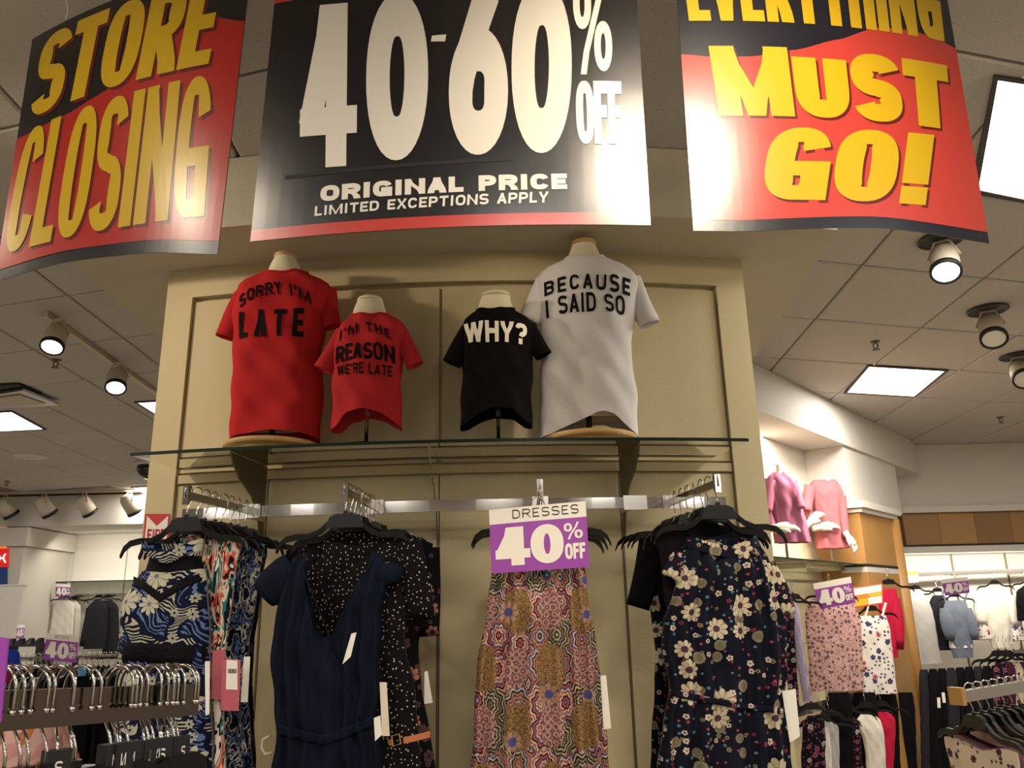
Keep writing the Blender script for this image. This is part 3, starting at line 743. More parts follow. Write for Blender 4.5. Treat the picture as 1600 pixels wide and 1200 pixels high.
tee('small red T-shirt printed I\'M THE REASON WE\'RE LATE', M['red_jersey2'], 578,
    [(494, 550, 607), (500, 543, 620), (507, 533, 630), (522, 526, 636), (550, 521, 630), (590, 520, 627), (630, 520, 627), (672, 518, 629)],
    [(-1, 495), (0, 500), (1, 495)],
    [((540, 520), (503, 578), .038, .036), ((624, 520), (649, 572), .036, .034)],
    [(-1, 672), (-.75, 668), (-.45, 650), (0, 646), (.4, 650), (.8, 664), (1, 671)],
    [("I'M THE", ((529, 533), (612, 531), (530, 517), (608, 516)), .2, .26, .4, 12), ('REASON', ((523, 567), (617, 567), (524, 541), (616, 541)), .18, .31, .14, 4), ("WE'RE LATE", ((526, 587), (613, 589), (526, 571), (613, 572)), .18, .22, .22, 2)], M['ink'], dep=.075, seed=5, Y=KY)
body_form('small cream form in the black WHY? shirt', True, 775, 463, 20, 665,
          [(463, 753, 797), (470, 750, 798), (480, 747, 801), (488, 743, 805), (497, 738, 812), (520, 734, 818), (570, 734, 820), (625, 732, 822)])
tee('small black T-shirt printed WHY? in white', M['black_jersey'], 777,
    [(486, 746, 803), (492, 736, 812), (500, 727, 826), (515, 722, 834), (545, 722, 834), (590, 722, 832), (630, 720, 831), (668, 719, 832)],
    [(-1, 487), (0, 492), (1, 487)],
    [((735, 515), (706, 568), .040, .038), ((822, 512), (850, 556), .038, .034)],
    [(-1, 668), (-.75, 664), (-.4, 650), (0, 643), (.4, 647), (.75, 663), (1, 667)],
    [('WHY?', ((727, 536), (822, 540), (724, 503), (824, 506)), .24, .30, .14, 2)], M['ink_white'], dep=.075, seed=8, Y=KY)
body_form('tall form wearing the pale BECAUSE I SAID SO shirt, wooden neck cap', False, 912, 384, 16, 690,
          [(384, 894, 930), (394, 890, 935), (408, 884, 942), (418, 872, 954), (432, 858, 972), (470, 852, 980), (540, 855, 982), (610, 856, 985), (655, 862, 980)], dx(922, 690))
tee('pale grey adult T-shirt printed BECAUSE I SAID SO, rightmost on the shelf', M['white_jersey'], 915,
    [(409, 882, 944), (416, 868, 962), (424, 848, 984), (440, 838, 996), (470, 840, 996), (510, 842, 990), (560, 844, 986), (600, 843, 993), (640, 843, 996), (690, 842, 996)],
    [(-1, 410), (0, 415), (1, 410)],
    [((855, 442), (826, 503), .050, .042), ((984, 438), (1015, 507), .046, .044)],
    [(-1, 686), (-.75, 682), (-.3, 670), (-.05, 662), (.15, 652), (.4, 655), (.8, 678), (1, 686)],
    [('BECAUSE', ((851, 461), (985, 462), (850, 439), (986, 434)), .19, .25, .38, 6), ('I SAID SO', ((853, 496), (977, 493), (851, 468), (976, 464)), .17, .26, .2, 5)], M['ink'], seed=11)

# ------------------------------------------------------------------ clothes hangers
def hook_mb(r=.021, drop=.088, wr=.0022):
    pts = []
    for i in range(13):
        a = math.radians(-20 + 200 * i / 12); pts.append((0, -r * math.cos(a) , r * math.sin(a)))
    pts = [(0, -r * .98, -.022)] + pts[1:] + [(0, r * .9, -.025), (0, r * .2, -.052), (0, 0, -.065), (0, 0, -drop)]
    mb = MB().tube(pts, wr, 6); mb.lathe([(.0005, -.0036), (.0031, -.0016), (.0031, .0016), (.0005, .0036)], (0, -r * .98, -.022), 8); return mb
def body_mb(w=.225, drop=.088, d=.095, t=.011):
    mb = MB(); z = -drop
    for sx in (-1, 1):
        cl = [(0.02, z - .008), (.05, z - .026), (.082, z - .054), (.115, z - .068), (.155, z - .068), (.188, z - .075), (.208, z - .092), (.218, z - .116)]
        wd = [.020, .020, .018, .018, .019, .019, .017, .010]; b = len(mb.v)
        for (x, zz), h in zip(cl, wd):
            x = x * w / .218
            for yy, k in ((-t / 2, 0), (t / 2, 0), (t / 2, 1), (-t / 2, 1)): mb.v.append(Vector((sx * x, yy * (1.25 if k == 0 else .8), zz + (h / 2 if k == 0 else -h / 2))))
        m = len(cl)
        for i in range(m - 1):
            for k in range(4):
                k2 = (k + 1) % 4; mb.f.append((b + i * 4 + k, b + i * 4 + k2, b + i * 4 + 4 + k2, b + i * 4 + 4 + k))
        mb.f.append((b, b + 3, b + 2, b + 1)); e = b + (m - 1) * 4; mb.f.append((e, e + 1, e + 2, e + 3))
    mb.prism([(-.064, -.042), (-.050, -.006), (-.03, .003), (.03, .003), (.050, -.006), (.064, -.042)], -.007, .007, Matrix.Translation((0, 0, z)) @ Matrix.Rotation(pi / 2, 4, 'X'))
    mb.tube([(0, 0, z + .012), (0, 0, z - .01)], .008, 8)
    return mb
def make_hanger(label, loc, rz, group, w=.225, drop=.088):
    t = thing('clothes_hanger', label, 'hanger', loc, group); t.rotation_euler = (0, 0, rz)
    obj('hook', hook_mb(drop=drop), M['chrome'], t, True, local=True); obj('shoulder_bar', body_mb(w, drop), M['black_plastic'], t, local=True); return t
ORD = ['front', 'second', 'third', 'fourth', 'fifth', 'sixth', 'seventh', 'eighth', 'ninth', 'tenth', 'eleventh', 'twelfth']
WHERE = {'leftmost': 'leftmost', 'second': 'second-from-left', 'third': 'third-from-left', 'rightmost': 'rightmost'}
proto = None; HG = {}
for ai, (nm, b, t_, d, L) in enumerate(ARMS):
    base = math.atan2(d.y, d.x) + pi / 2; N = (8, 8, 4, 7)[ai]; R = random.Random(ai + 3)
    for k in range(N):
        s_ = .008 + k * (L - .06) / max(N - 1, 1) * (1 if N > 4 else .35); p = t_ - d * s_ ; p = Vector((p.x, p.y, RZ + .015))
        rz = base + (0.0 if k == 0 else R.uniform(-.34, .34))
        lab = '%s black hanger on the %s chrome arm' % (ORD[k] if k < N - 1 else 'rearmost', WHERE[nm]); grp = 'black hangers on the chrome arms'
        if proto is None: h = proto = make_hanger(lab, p, rz, grp)
        else: h = dup(proto, p, rz, lab, grp)
        h.rotation_euler = (0, 0 if k == 0 else R.uniform(-.07, .07), rz)
        HG[(ai, k)] = (p, rz)
# ------------------------------------------------------------------ dresses on the four arms
M['navy'] = fabric('navy_crepe', '0d1322', .85, .12, .3)
M['blackcloth'] = fabric('black_viscose', '0c0b0e', .9, .1, .3)
M['mesh_black'] = fabric('black_lace_mesh', '0a090c', .7, .1, .6, 160)
M['halter'] = m_halter(); M['boho'] = m_boho(); M['daisy'] = m_daisy()
M['dots'] = m_dots('black_white_dash_print', '0d0c0e', 'b9b3a4', 62, .17, .8)
M['vine'] = m_floral('black_rose_print', '0e0d12', 'a56a5c', '5c3f48', '3a2a30', 14, .6)
M['ikat'] = m_brush('coral_black_ikat', ['15131a', 'c9bda8', '15131a', 'c45a45', 'c9bda8', '2c6f6b', '15131a', 'd8cdb8'])
M['palm'] = m_brush('navy_white_leaf', ['10142a', '10142a', 'b9b6a8', '10142a', '5b6c95', '10142a'], (14, 7))
M['tag_pink'] = mat('rose_swing_tag', 'b0525f', .5); M['tag_gold'] = mat('gold_foil_print', 'b28a48', .4)
M['belt'] = mat('tan_leather', 'b06a3c', .5); M['rope'] = mat('cream_rope', 'cbbf96', .8); M['stripe'] = m_brush('red_navy_stripe', ['a02028', 'd8cbb8', '171a30', 'a02028'], (40, 1))
def card(name, quad, Y, m, parent, th=.0008, bend=0.0, off=0.0):
    """thin card whose corners are given in pixels (BL BR TL TR) on the plane Y"""
    f = bil(*quad)
    return obj(name, MB().slab(lambda u, v: ony(*f(u, v), Y - off) + Vector((0, -bend * 4 * u * (1 - u), 0)), 6, 2, (0, th, 0)), m, parent)
def garment(name, label, cat, group, arm_p, pxrows, Y, dep, m, top=None, hem=None, parts=None, **k):
    rr = rows_px(pxrows, Y) if pxrows[0][0] > 50 else pxrows
    b = thing(name, label, cat, arm_p, group)
    cx = (pxrows[0][1] + pxrows[0][2]) / 2
    n = k.pop('n', 56); mm = k.pop('m', 44); rd = k.pop('rd', .75)
    mb, f = shell(rr, Y, dep, top=(lambda c, fr: ony(cx, top(c, fr), Y).z) if top else None, hem=(lambda c, fr: ony(cx, hem(c, fr), Y).z) if hem else None, n=n, m=mm, rd=rd, **k)
    obj('body', mb, m, b, True)
    return b, frontfn(mb, f, n, mm, rd)
GG = 'dresses on the chrome arms'
def patch(b, fr, Y, pts, hw, m, nm, off=.004, steps=8, dep=.06):
    """band lying on the cloth along a pixel polyline"""
    P = []
    for (x0, y0), (x1, y1) in zip(pts, pts[1:]):
        for i in range(steps): P.append((x0 + (x1 - x0) * i / steps, y0 + (y1 - y0) * i / steps))
    P.append(pts[-1])
    def g(u, v):
        i = min(int(u * (len(P) - 1)), len(P) - 2); t_ = u * (len(P) - 1) - i; x = P[i][0] + (P[i + 1][0] - P[i][0]) * t_; y = P[i][1] + (P[i + 1][1] - P[i][1]) * t_
        q = ony(x, y + (0.5 - v) * 2 * hw, Y); return fr(q.x, q.z, off)
    mb = MB().slab(g, len(P) - 1, 3, (0, .002, 0))
    for i, v in enumerate(mb.v): mb.uv[i] = (v.x, v.z)
    return obj(nm, mb, m, b, True)
# D1 navy halter dress
p, _ = HG[(0, 0)]; Y1 = p.y - .018
D1, fr1 = garment('dress', 'navy and cream botanical halter dress, front of the leftmost arm', 'dress', GG, p,
    [(888, 226, 321), (910, 213, 325), (940, 196, 327), (975, 191, 329), (1010, 189, 330), (1035, 187, 331), (1080, 184, 332), (1200, 178, 335), (1500, 160, 345)], Y1, .075, M['halter'],
    top=lambda c, fr: 896 - 6 * abs(c) if fr else 892, pl=(.009, 1.8, 0), seed=2, tap=.75)
yk, _f = shell(rows_px([(870, 236, 312), (890, 230, 317), (915, 220, 322)], Y1), Y1, .055, wr=.002, n=40, m=8, tap=.9); obj('sheer_yoke', yk, M['mesh_black'], D1, True)
nb, _f = shell(rows_px([(843, 225, 321), (862, 229, 319), (884, 236, 313)], Y1), Y1, .075, top=lambda c, fr: ony(272, 864 - 21 * abs(c) if fr else 846, Y1).z, hem=lambda c, fr: ony(272, 883 - 20 * abs(c) if fr else 862, Y1).z, n=40, m=4, wr=0, tap=1)
obj('neckband', nb, M['halter'], D1, True)
patch(D1, fr1, Y1, [(212, 908), (240, 916), (266, 935), (290, 918), (322, 902)], 7, M['mesh_black'], 'sheer_inset')
patch(D1, fr1, Y1, [(192, 1015), (328, 1021)], 14, M['mesh_black'], 'waist_inset')
# D2 navy wrap romper
p, _ = HG[(1, 0)]; Y2 = p.y - .018
D2, fr2 = garment('romper', 'plain dark navy wrap-front romper with cap sleeves, front of the second arm', 'romper', GG, p,
    [(862, 462, 604), (880, 447, 612), (910, 440, 606), (950, 436, 598), (985, 428, 595), (1010, 425, 594), (1060, 427, 594), (1100, 430, 592), (1138, 434, 588), (1165, 430, 594), (1200, 426, 598), (1500, 410, 612)], Y2, .075, M['navy'],
    top=lambda c, fr: (lerp_list([(-1, 905), (-.82, 868), (-.55, 864), (-.02, 994), (.1, 994), (.62, 862), (.85, 868), (1, 905)])(c) if fr else lerp_list([(-1, 905), (-.82, 868), (-.62, 880), (-.2, 985), (.25, 985), (.66, 880), (.85, 868), (1, 905)])(c)), pl=(.014, 7.2, 0), seed=4, grow=.12, n=120, wr=.007)
patch(D2, fr2, Y2, [(470, 868), (492, 915), (522, 990), (548, 1060), (572, 1120), (586, 1136)], 3, M['navy'], 'wrap_edge', .006)
patch(D2, fr2, Y2, [(590, 868), (560, 925), (532, 985), (520, 1030)], 3, M['navy'], 'wrap_edge', .005)
patch(D2, fr2, Y2, [(436, 1132), (470, 1140), (510, 1150), (550, 1138), (586, 1124)], 8, M['navy'], 'waist_tie', .010)
for a, b_, r0, r1 in (((462, 884), (413, 932), .050, .044), ((597, 884), (606, 915), .045, .040)):
    obj('cap_sleeve', sleeve(ony(*a, Y2), ony(*b_, Y2), r0, r1, .8, bulge=.018), M['navy'], D2, True)
tag(card('swing_tag', ((535, 1038), (548, 1026), (549, 990), (557, 988)), Y2 - .10, M['card_white'], D2), 'white swing tag')
tag(card('swing_tag', ((586, 1158), (597, 1148), (584, 1122), (594, 1118)), Y2 - .10, M['card_white'], D2), 'white swing tag')
# D3 boho sleeveless dress
p, _ = HG[(2, 0)]; Y3 = p.y - .018
D3, fr3 = garment('dress', 'peach and brown medallion-print gathered dress below the DRESSES sign', 'dress', GG, p,
    [(880, 770, 912), (900, 766, 915), (940, 762, 920), (970, 757, 925), (1010, 750, 932), (1060, 743, 938), (1110, 741, 944), (1200, 736, 952), (1500, 715, 985)], Y3, .085, M['boho'],
    top=lambda c, fr: lerp_list([(-1, 905), (-.85, 884), (-.5, 892), (0, 903), (.5, 893), (.85, 884), (1, 905)])(c) if fr else 888, pl=(.024, 7.5, 0), seed=6, grow=.2, n=120)
# D4 daisy print dress
p, _ = HG[(3, 0)]; Y4 = p.y - .018
D4, fr4 = garment('dress', 'black high-neck dress with cream daisies, front of the rightmost arm', 'dress', GG, p,
    [(836, 1078, 1170), (850, 1070, 1186), (866, 1062, 1196), (900, 1058, 1203), (940, 1050, 1212), (965, 1036, 1222), (1000, 1035, 1226), (1050, 1042, 1226), (1085, 1046, 1222), (1130, 1036, 1226), (1200, 1028, 1236), (1500, 1000, 1262)], Y4, .085, M['daisy'],
    top=lambda c, fr: lerp_list([(-1, 862), (-.6, 846), (0, 862), (.6, 846), (1, 862)])(c) if fr else 842, pl=(.020, 6.5, 0), seed=9, grow=.15, n=120, wr=.007)
patch(D4, fr4, Y4, [(1044, 1080), (1090, 1088), (1150, 1098), (1222, 1108)], 5, M['daisy'], 'waist_tie', .008)
nb, _f = shell(rows_px([(834, 1074, 1178), (868, 1068, 1190)], Y4), Y4, .075, top=lambda c, fr: ony(1125, 856 - 18 * abs(c) if fr else 838, Y4).z, hem=lambda c, fr: ony(1125, 874 - 20 * abs(c) if fr else 858, Y4).z, n=40, m=4, wr=.003, tap=1)
obj('collar', nb, M['daisy'], D4, True)
for a, b_ in (((1070, 866), (1050, 905)), ((1196, 880), (1226, 965))):
    obj('ruffle_sleeve', sleeve(ony(*a, Y4), ony(*b_, Y4), .03, .035, .7, bulge=.01), M['daisy'], D4, True)
tag(card('swing_tag', ((1234, 1160), (1250, 1150), (1222, 1080), (1243, 1076)), Y4 - .06, M['card_white'], D4, bend=.004), 'cream swing tag with black print')
# garments hung behind, local to their hanger
def behind(ai, k, m, label, name='dress', rows=None, dz=0, w=1.0, seed=0, dep=.022, dxs=0, sl=None, pl=(.006, 4, 0), ln=1.25, parts=None):
    p, rz = HG[(ai, k)]
    rows = rows or [(-.13, .10), (-.16, .165), (-.24, .155), (-.34, .15), (-.5, .135), (-.62, .14), (-.85, .17), (-ln, .21)]
    rr = [(z, 0, a * w) for z, a in rows]
    b = thing(name, label, 'dress' if name == 'dress' else name, p, GG); b.rotation_euler = (0, 0, rz)
    b.location = p + Vector((dxs, 0, 0))
    mb, f = shell(rr, 0, dep, n=48, m=32, pl=pl, seed=seed, wr=.003, top=lambda c, fr: -.135 - (.05 if fr else .0) * (1 - abs(c)) - .03 * abs(c) ** 3)
    obj('body', mb, m, b, True, local=True)
    if sl:
        for sx in (-1, 1): obj('sleeve', sleeve((sx * .15 * w, 0, -.18), (sx * sl[0], 0, -sl[1]), .05, sl[2], .5), m, b, True, local=True)
    return b
behind(0, 1, M['ikat'], 'coral, cream and black ikat-print dress just behind the halter dress', seed=1, w=1.0, dxs=.02)
behind(0, 3, M['palm'], 'navy leaf-print dress with pale leaves, third back on the leftmost arm', seed=2, w=1.02, dxs=.02)
behind(0, 5, M['vine'], 'black rose-print dress deep on the leftmost arm', seed=3, w=1.0)
behind(1, 1, M['dots'], 'black dress with white dashes directly behind the navy romper', seed=4, w=1.12, dxs=.035, rows=[(-.13, .10), (-.16, .165), (-.24, .155), (-.34, .15), (-.5, .15), (-.62, .18), (-.85, .20), (-1.25, .24)], sl=(.225, .42, .045))
behind(1, 3, M['stripe'], 'red and navy striped dress glimpsed in the romper\'s V-neck', seed=5, w=.85)
behind(1, 5, M['vine'], 'black dress with faded pink roses deep on the second arm', seed=6, w=1.45, sl=(.225, .48, .04))
behind(2, 1, M['ikat'], 'dress mostly hidden behind the medallion-print dress', seed=7, w=.9)
behind(3, 1, M['blackcloth'], 'plain black dress directly behind the daisy dress', seed=8, w=1.1, dxs=-.03)
behind(3, 3, M['blackcloth'], 'plain black dress with sleeves, third back on the rightmost arm', seed=9, w=1.0, dxs=.0, sl=(.22, .40, .04))
behind(3, 5, M['daisy'], 'second daisy-print dress deep on the rightmost arm', seed=10, w=1.0)
# belts and tags of the garments behind
bt = thing('belt', 'tan leather belt around the dashed dress beside the romper', 'belt', ony(635, 1155, 2.66)); 
f_ = lambda u, v: ony(606 + 66 * u, 1166 - 14 * u - 10 * v, 2.63) + Vector((0, -.02 * math.sin(pi * u), 0))
obj('strap', MB().slab(f_, 10, 2, (0, .003, 0)), M['belt'], bt); obj('buckle', MB().tube([ony(x, y, 2.61) for x, y in ((612, 1150), (624, 1147), (626, 1162), (614, 1166))], .0025, 6, closed=True), M['tag_gold'], bt)
rp = obj('rope_belt', MB().tube([ony(x, y, 2.64) for x, y in ((422, 1150), (411, 1155), (409, 1168), (414, 1178), (426, 1176))], .005, 8), M['rope'], None, True, org=ony(415, 1165, 2.64)); tag(rp, 'short cream rope belt end hanging left of the romper', 'belt')
tg = thing('price_tag', 'rose swing tag with white barcode sticker on the leftmost arm', 'tag', ony(360, 1060, 2.55), 'swing tags')
card('card', ((344, 1110), (373, 1111), (347, 1030), (376, 1031)), 2.55, M['tag_pink'], tg)
card('barcode_sticker', ((353, 1077), (371, 1078), (354, 1031), (371, 1032)), 2.55, M['card_white'], tg, off=.002)
mb = MB()
for i in range(9): x = 356 + i * 1.5; mb.slab(lambda u, v: ony(x + u * (.5 + .3 * (i % 3)), 1052 - 7 * v, 2.547), 1, 1, (0, .0004, 0))
obj('barcode', mb, M['ink'], tg)
t2 = card('price_tag', ((329, 1092), (346, 1094), (332, 1016), (352, 1014)), 2.60, M['tag_pink'], None); tag(t2, 'rose swing tag left of the barcoded one', 'tag', 'swing tags')
t3 = card('price_tag', ((376, 1097), (387, 1097), (381, 1026), (391, 1026)), 2.62, M['card_white'], None); tag(t3, 'narrow white swing tag right of the rose ones', 'tag', 'swing tags')
t4 = card('price_tag', ((321, 1118), (327, 1116), (320, 1034), (328, 1033)), 2.50, M['card_white'], None); tag(t4, 'long white tag edge against the halter dress, by the near rack end', 'tag', 'swing tags')
t5 = card('price_tag', ((943, 1140), (955, 1138), (938, 1056), (947, 1055)), 2.60, M['card_white'], None); tag(t5, 'pale swing tag right of the medallion-print dress', 'tag', 'swing tags')
t6 = card('price_tag', ((597, 1150), (609, 1150), (593, 1066), (604, 1066)), 2.58, M['stripe'], None); tag(t6, 'narrow patterned strip between romper and dashed dress', 'tag')
t7 = card('price_tag', ((663, 1100), (676, 1098), (663, 1050), (668, 1048)), 2.72, M['card_white'], None); tag(t7, 'white swing tag right of the dashed dress', 'tag', 'swing tags')
# ------------------------------------------------------------------ DRESSES 40% OFF sign
def sign40(name, label, quad, Y, white=.235, hand=None, group=None, texts=True, parent_cat='sign', hold=None, anchor=None, off='OFF', nrm=None):
    s = thing(name, label, parent_cat, ony((quad[0][0] + quad[1][0]) / 2, (quad[0][1] + quad[2][1]) / 2, Y), group)
    f = bil(*quad)
    S_ = lambda u, v, o: ony(*f(u, v), Y - o) + Vector((0, -.006 * math.sin(pi * u), 0))
    sc_ = Y / 2.5
    obj('card', MB().slab(lambda u, v: S_(u, v, 0), 10, 4, (0, .002, 0)), M['card_white'], s)
    obj('purple_field', MB().slab(lambda u, v: S_(u, v * (1 - white), .001 * sc_), 10, 4, (0, .0004, 0)), M['purple'], s)
    def q(u0, v0, u1, v1): return lambda u, v: S_(u0 + (u1 - u0) * u, v0 + (v1 - v0) * v, .0025 * sc_)
    mb = MB(); text(mb, '40', q(.05, .10, .75, .70), .24, .42, .02); text(mb, '%', q(.75, .44, .96, .70), .2, .24, .1)
    text(mb, off, q(.76, .14, .97, .38), .22, .36, .06); obj('lettering', mb, M['card_white'], s)
    if hand: obj('handwriting', text(MB(), hand[0], q(*hand[1]), .10, .10, .35), M['ink'], s)
    if anchor is not None:
        tp = S_(.5, .0 if anchor.z < s.location.z else 1.0, -.003); obj('sign_clip', MB().tube([tp, (tp + anchor) / 2 + Vector((0, 0, .004)), anchor], .003 * max(1, sc_ * .7), 6), M['chrome'], s)
    if hold:
        obj('sign_clip', MB().tube([ony(*a, Y + .004) for a in hold], .0025, 6), M['chrome'], s)
    return s
sign40('price_sign', 'DRESSES 40% OFF card clipped over the medallion dress', ((768, 896), (921, 886), (764, 797), (915, 783)), 2.52, hand=('DRESSES', (.24, .83, .92, .965)), anchor=ARMS[2][2], hold=[(828, 800), (832, 780), (840, 776), (848, 780), (853, 797)])
# FIRE sign on the wall's left edge
fs = thing('fire_sign', 'red and white FIRE arrow sign behind the leftmost hangers', 'sign', ony(245, 828, 3.28))
YF = 3.30; M['fire_red'] = mat('fire_red', 'b8241c', .4)
card('panel', ((221, 862), (263, 862), (227, 803), (266, 803)), YF, M['fire_red'], fs, th=.004)
f = bil((221, 862), (263, 862), (227, 803), (266, 803))
pts = [(.08, .05), (.92, .05), (.92, .95), (.5, .68), (.08, .95)]
mb = MB(); mb.add([ony(*f(u, v), YF - .002) for u, v in pts], [(0, 1, 3), (1, 2, 3), (0, 3, 4)]); obj('white_field', mb, M['card_white'], fs)
obj('lettering', text(MB(), 'FIRE', lambda u, v: ony(*f(.16 + .68 * u, .28 + .32 * v), YF - .004), .18, .26, .16), M['fire_red'], fs)
# ------------------------------------------------------------------ near chrome rack, lower left
RA, RB = Vector((-.66, .56, 1.455)), Vector((-.425, 1.12, 1.420))
dR = (RB - RA).normalized(); sR = Vector((dR.y, -dR.x, 0)).normalized(); zz = Vector((0, 0, 1))
rk = thing('garment_rack', 'near chrome rack bar crowded with empty hangers, lower left', 'rack', (-.5, .9, 0))
mb = MB(); mb.hexa([RA - sR * .007 - zz * .04, RA + sR * .007 - zz * .04, RB + sR * .007 - zz * .038, RB - sR * .007 - zz * .038, RA - sR * .007, RA + sR * .007, RB + sR * .007, RB - sR * .007]); M['dark_chrome'] = mat('dark_reflecting_chrome', '6b625a', .12, 1.0)
obj('bar', mb, M['dark_chrome'], rk)
obj('upright', MB().box((RA.x - .005, RA.y - .02, .72), (.03, .03, 1.44)), M['chrome'], rk)
obj('foot_bar', MB().tube([(RA.x, RA.y, .04), (RB.x, RB.y + .6, .04)], .018, 8), M['chrome'], rk)
tips = [21, 33, 46, 69, 81, 109, 124, 146, 152, 205, 216, 219, 231, 255, 262, 270, 279, 282, 291, 301, 307]
sizes = {124: 'S', 205: 'M', 216: 'L', 219: 'M', 231: 'M', 255: 'L', 262: 'M', 270: 'XL', 279: 'S', 282: 'L', 291: 'XL', 301: 'S', 307: 'S'}
yawR = math.atan2(dR.y, dR.x) - pi / 2
proto2 = None; Rn = random.Random(5)
tabmb = MB().box((0, 0, -.080), (.026, .015, .034))
for i, tx_ in enumerate(tips):
    # parameter along the bar whose front point projects to this pixel column
    lo, hi = 0.0, 1.0
    def projx(P):
        q = P - EYEV; return 800 + F_PX * q.dot(CX) / q.dot(_F)
    for _ in range(30):
        mid = (lo + hi) / 2; P = RA + (RB - RA) * mid + sR * .022
        if projx(P) < tx_: lo = mid
        else: hi = mid
    P = RA + (RB - RA) * lo; P = P + zz * .001
    rz = yawR + Rn.uniform(-.28, .28) + pi / 2
    lab = '%s empty hanger along the near lower-left rack, counting from the left' % (['first', 'second', 'third', 'fourth', 'fifth', 'sixth', 'seventh', 'eighth', 'ninth', 'tenth', 'eleventh', 'twelfth', 'thirteenth', 'fourteenth', 'fifteenth', 'sixteenth', 'seventeenth', 'eighteenth', 'nineteenth', 'twentieth', 'twenty-first'][i])
    t = thing('clothes_hanger', lab, 'hanger', P, 'hangers on the near left rack')
    t.rotation_euler = (0, 0, rz)
    if proto2 is None:
        h1 = obj('hook', hook_mb(.023, .088, .0018), M['chrome'], t, True, local=True); h2 = obj('shoulder_bar', body_mb(.21, .088), M['black_plastic'], t, local=True); proto2 = (h1, h2)
    else:
        for h in proto2: c = h.copy(); COL.objects.link(c); c.parent = t
    if tx_ in sizes:
        tb = obj('size_tab', tabmb, M['black'], t, local=True)
        s_ = sizes[tx_]; w_ = .014 if len(s_) > 1 else .008
        # the hanger's front face looks along local -y / +y; print on both faces
        mb = MB()
        for sg in (1, -1): text(mb, s_, lambda u, v: Vector((sg * (-w_ / 2 + w_ * u), -sg * .008, -.087 + .013 * v)), .16, .2, .15)
        obj('lettering', mb, M['card_white'], tb, local=True)
# purple sign edge at far left, near
ps = thing('price_sign', 'plain purple edge of a near sign, cut by the left frame edge', 'sign', ony(-20, 1060, .7))
card('card', ((-60, 1135), (0.5, 1128), (-60, 990), (13, 997)), .70, M['purple'], ps, th=.002)
obj('sign_stem', MB().box(ony(-30, 1200, .705), (.006, .004, .12)), M['chrome'], ps)
# peach garment under the near rack at bottom left
pg = thing('knit_top', 'pink and orange knitted top, bottom left corner under the near rack', 'top', ony(40, 1180, .95))
mb, f = shell([(z, x, a) for z, x, a in [(1.405, -.64, .05), (1.38, -.63, .10), (1.33, -.63, .13), (1.2, -.62, .14), (1.0, -.62, .15), (.75, -.62, .16)]], 1.0, .03, n=40, m=26, pl=(.006, 4, 0))
M['peach'] = m_brush('peach_knit', ['c98f86', 'd0a598', 'b9713f', 'c98f86'], (6, 6))
obj('body', mb, M['peach'], pg, True)
obj('sleeve', sleeve((-.56, 1.0, 1.385), (-.50, 1.0, 1.22), .03, .028, .7), M['peach'], pg, True)
for i in range(7):
    x = -.42 + .0 * i; P = RA + (RB - RA) * (.25 + .1 * i)
    rr = [(1.325, 0, .03), (1.30, 0, .12), (1.22, 0, .17), (1.1, 0, .18), (.7, 0, .19)]
    b = thing('black_top', 'black top hanging under the near left rack, %s from the left' % ['first', 'second', 'third', 'fourth', 'fifth', 'sixth', 'seventh'][i], 'top', (P.x, P.y, 1.4), 'black tops under the near left rack')
    b.rotation_euler = (0, 0, yawR + pi / 2 + Rn.uniform(-.2, .2))
    mb, f = shell([(z - 1.4, x_, a) for z, x_, a in rr], 0, .02, n=32, m=16, pl=(.004, 4, 0), seed=i); obj('body', mb, M['blackcloth'], b, True, local=True)
# ------------------------------------------------------------------ lights and fittings on the main ceiling
def panel(label, quad, on=True):
    """recessed 2x2 panel; quad = plan corners on the ceiling"""
    q = [Vector((p.x, p.y, 0)) for p in quad]; c = sum(q, Vector()) / 4
    t = thing('ceiling_light', label, 'ceiling light', (c.x, c.y, CEIL), 'ceiling light panels')
    inn = [p + (c - p).normalized() * .035 for p in q]
    z0, z1 = CEIL - .012, CEIL - .001
    mb = MB()
    for i in range(4):
        j = (i + 1) % 4; mb.hexa([Vector((p.x, p.y, z0)) for p in (q[i], q[j], inn[j], inn[i])] + [Vector((p.x, p.y, z1)) for p in (q[i], q[j], inn[j], inn[i])])
    obj('frame', mb, M['frame_dark'], t)
    obj('diffuser', MB().hexa([Vector((p.x, p.y, z0 + .004)) for p in inn] + [Vector((p.x, p.y, z1)) for p in inn]), M['panel_on'], t)
    area((c.x, c.y, z0 - .01), (c.x, c.y, 0), 40, .6, .6)
Z = CEIL - .012
panel('square lit ceiling panel right of the display, fully in view', [onz(x, y, Z) for x, y in ((1356, 572), (1483, 579), (1430, 621), (1318, 615))])
panel('bright lit ceiling panel at the right frame edge beside the right banner', [Vector((1.50, 2.20, 0)) * 1.0 + Vector((.28, .3, 0)), Vector((2.75, 2.72, 0)), Vector((2.92, 3.62, 0)), Vector((2.16, 3.36, 0))])
panel('lit ceiling panel at the left frame edge below the vent', [onz(x, y, Z) for x, y in ((-55, 647), (19, 643), (73, 672), (-40, 677))])
panel('lit ceiling panel half hidden behind the display wall\'s left edge', [onz(x, y, Z) for x, y in ((209, 629), (300, 624), (320, 648), (247, 652))])
panel('small far lit panel low beside the wall\'s left edge', [onz(x, y, Z) for x, y in ((204, 762), (260, 760), (268, 774), (232, 776))])

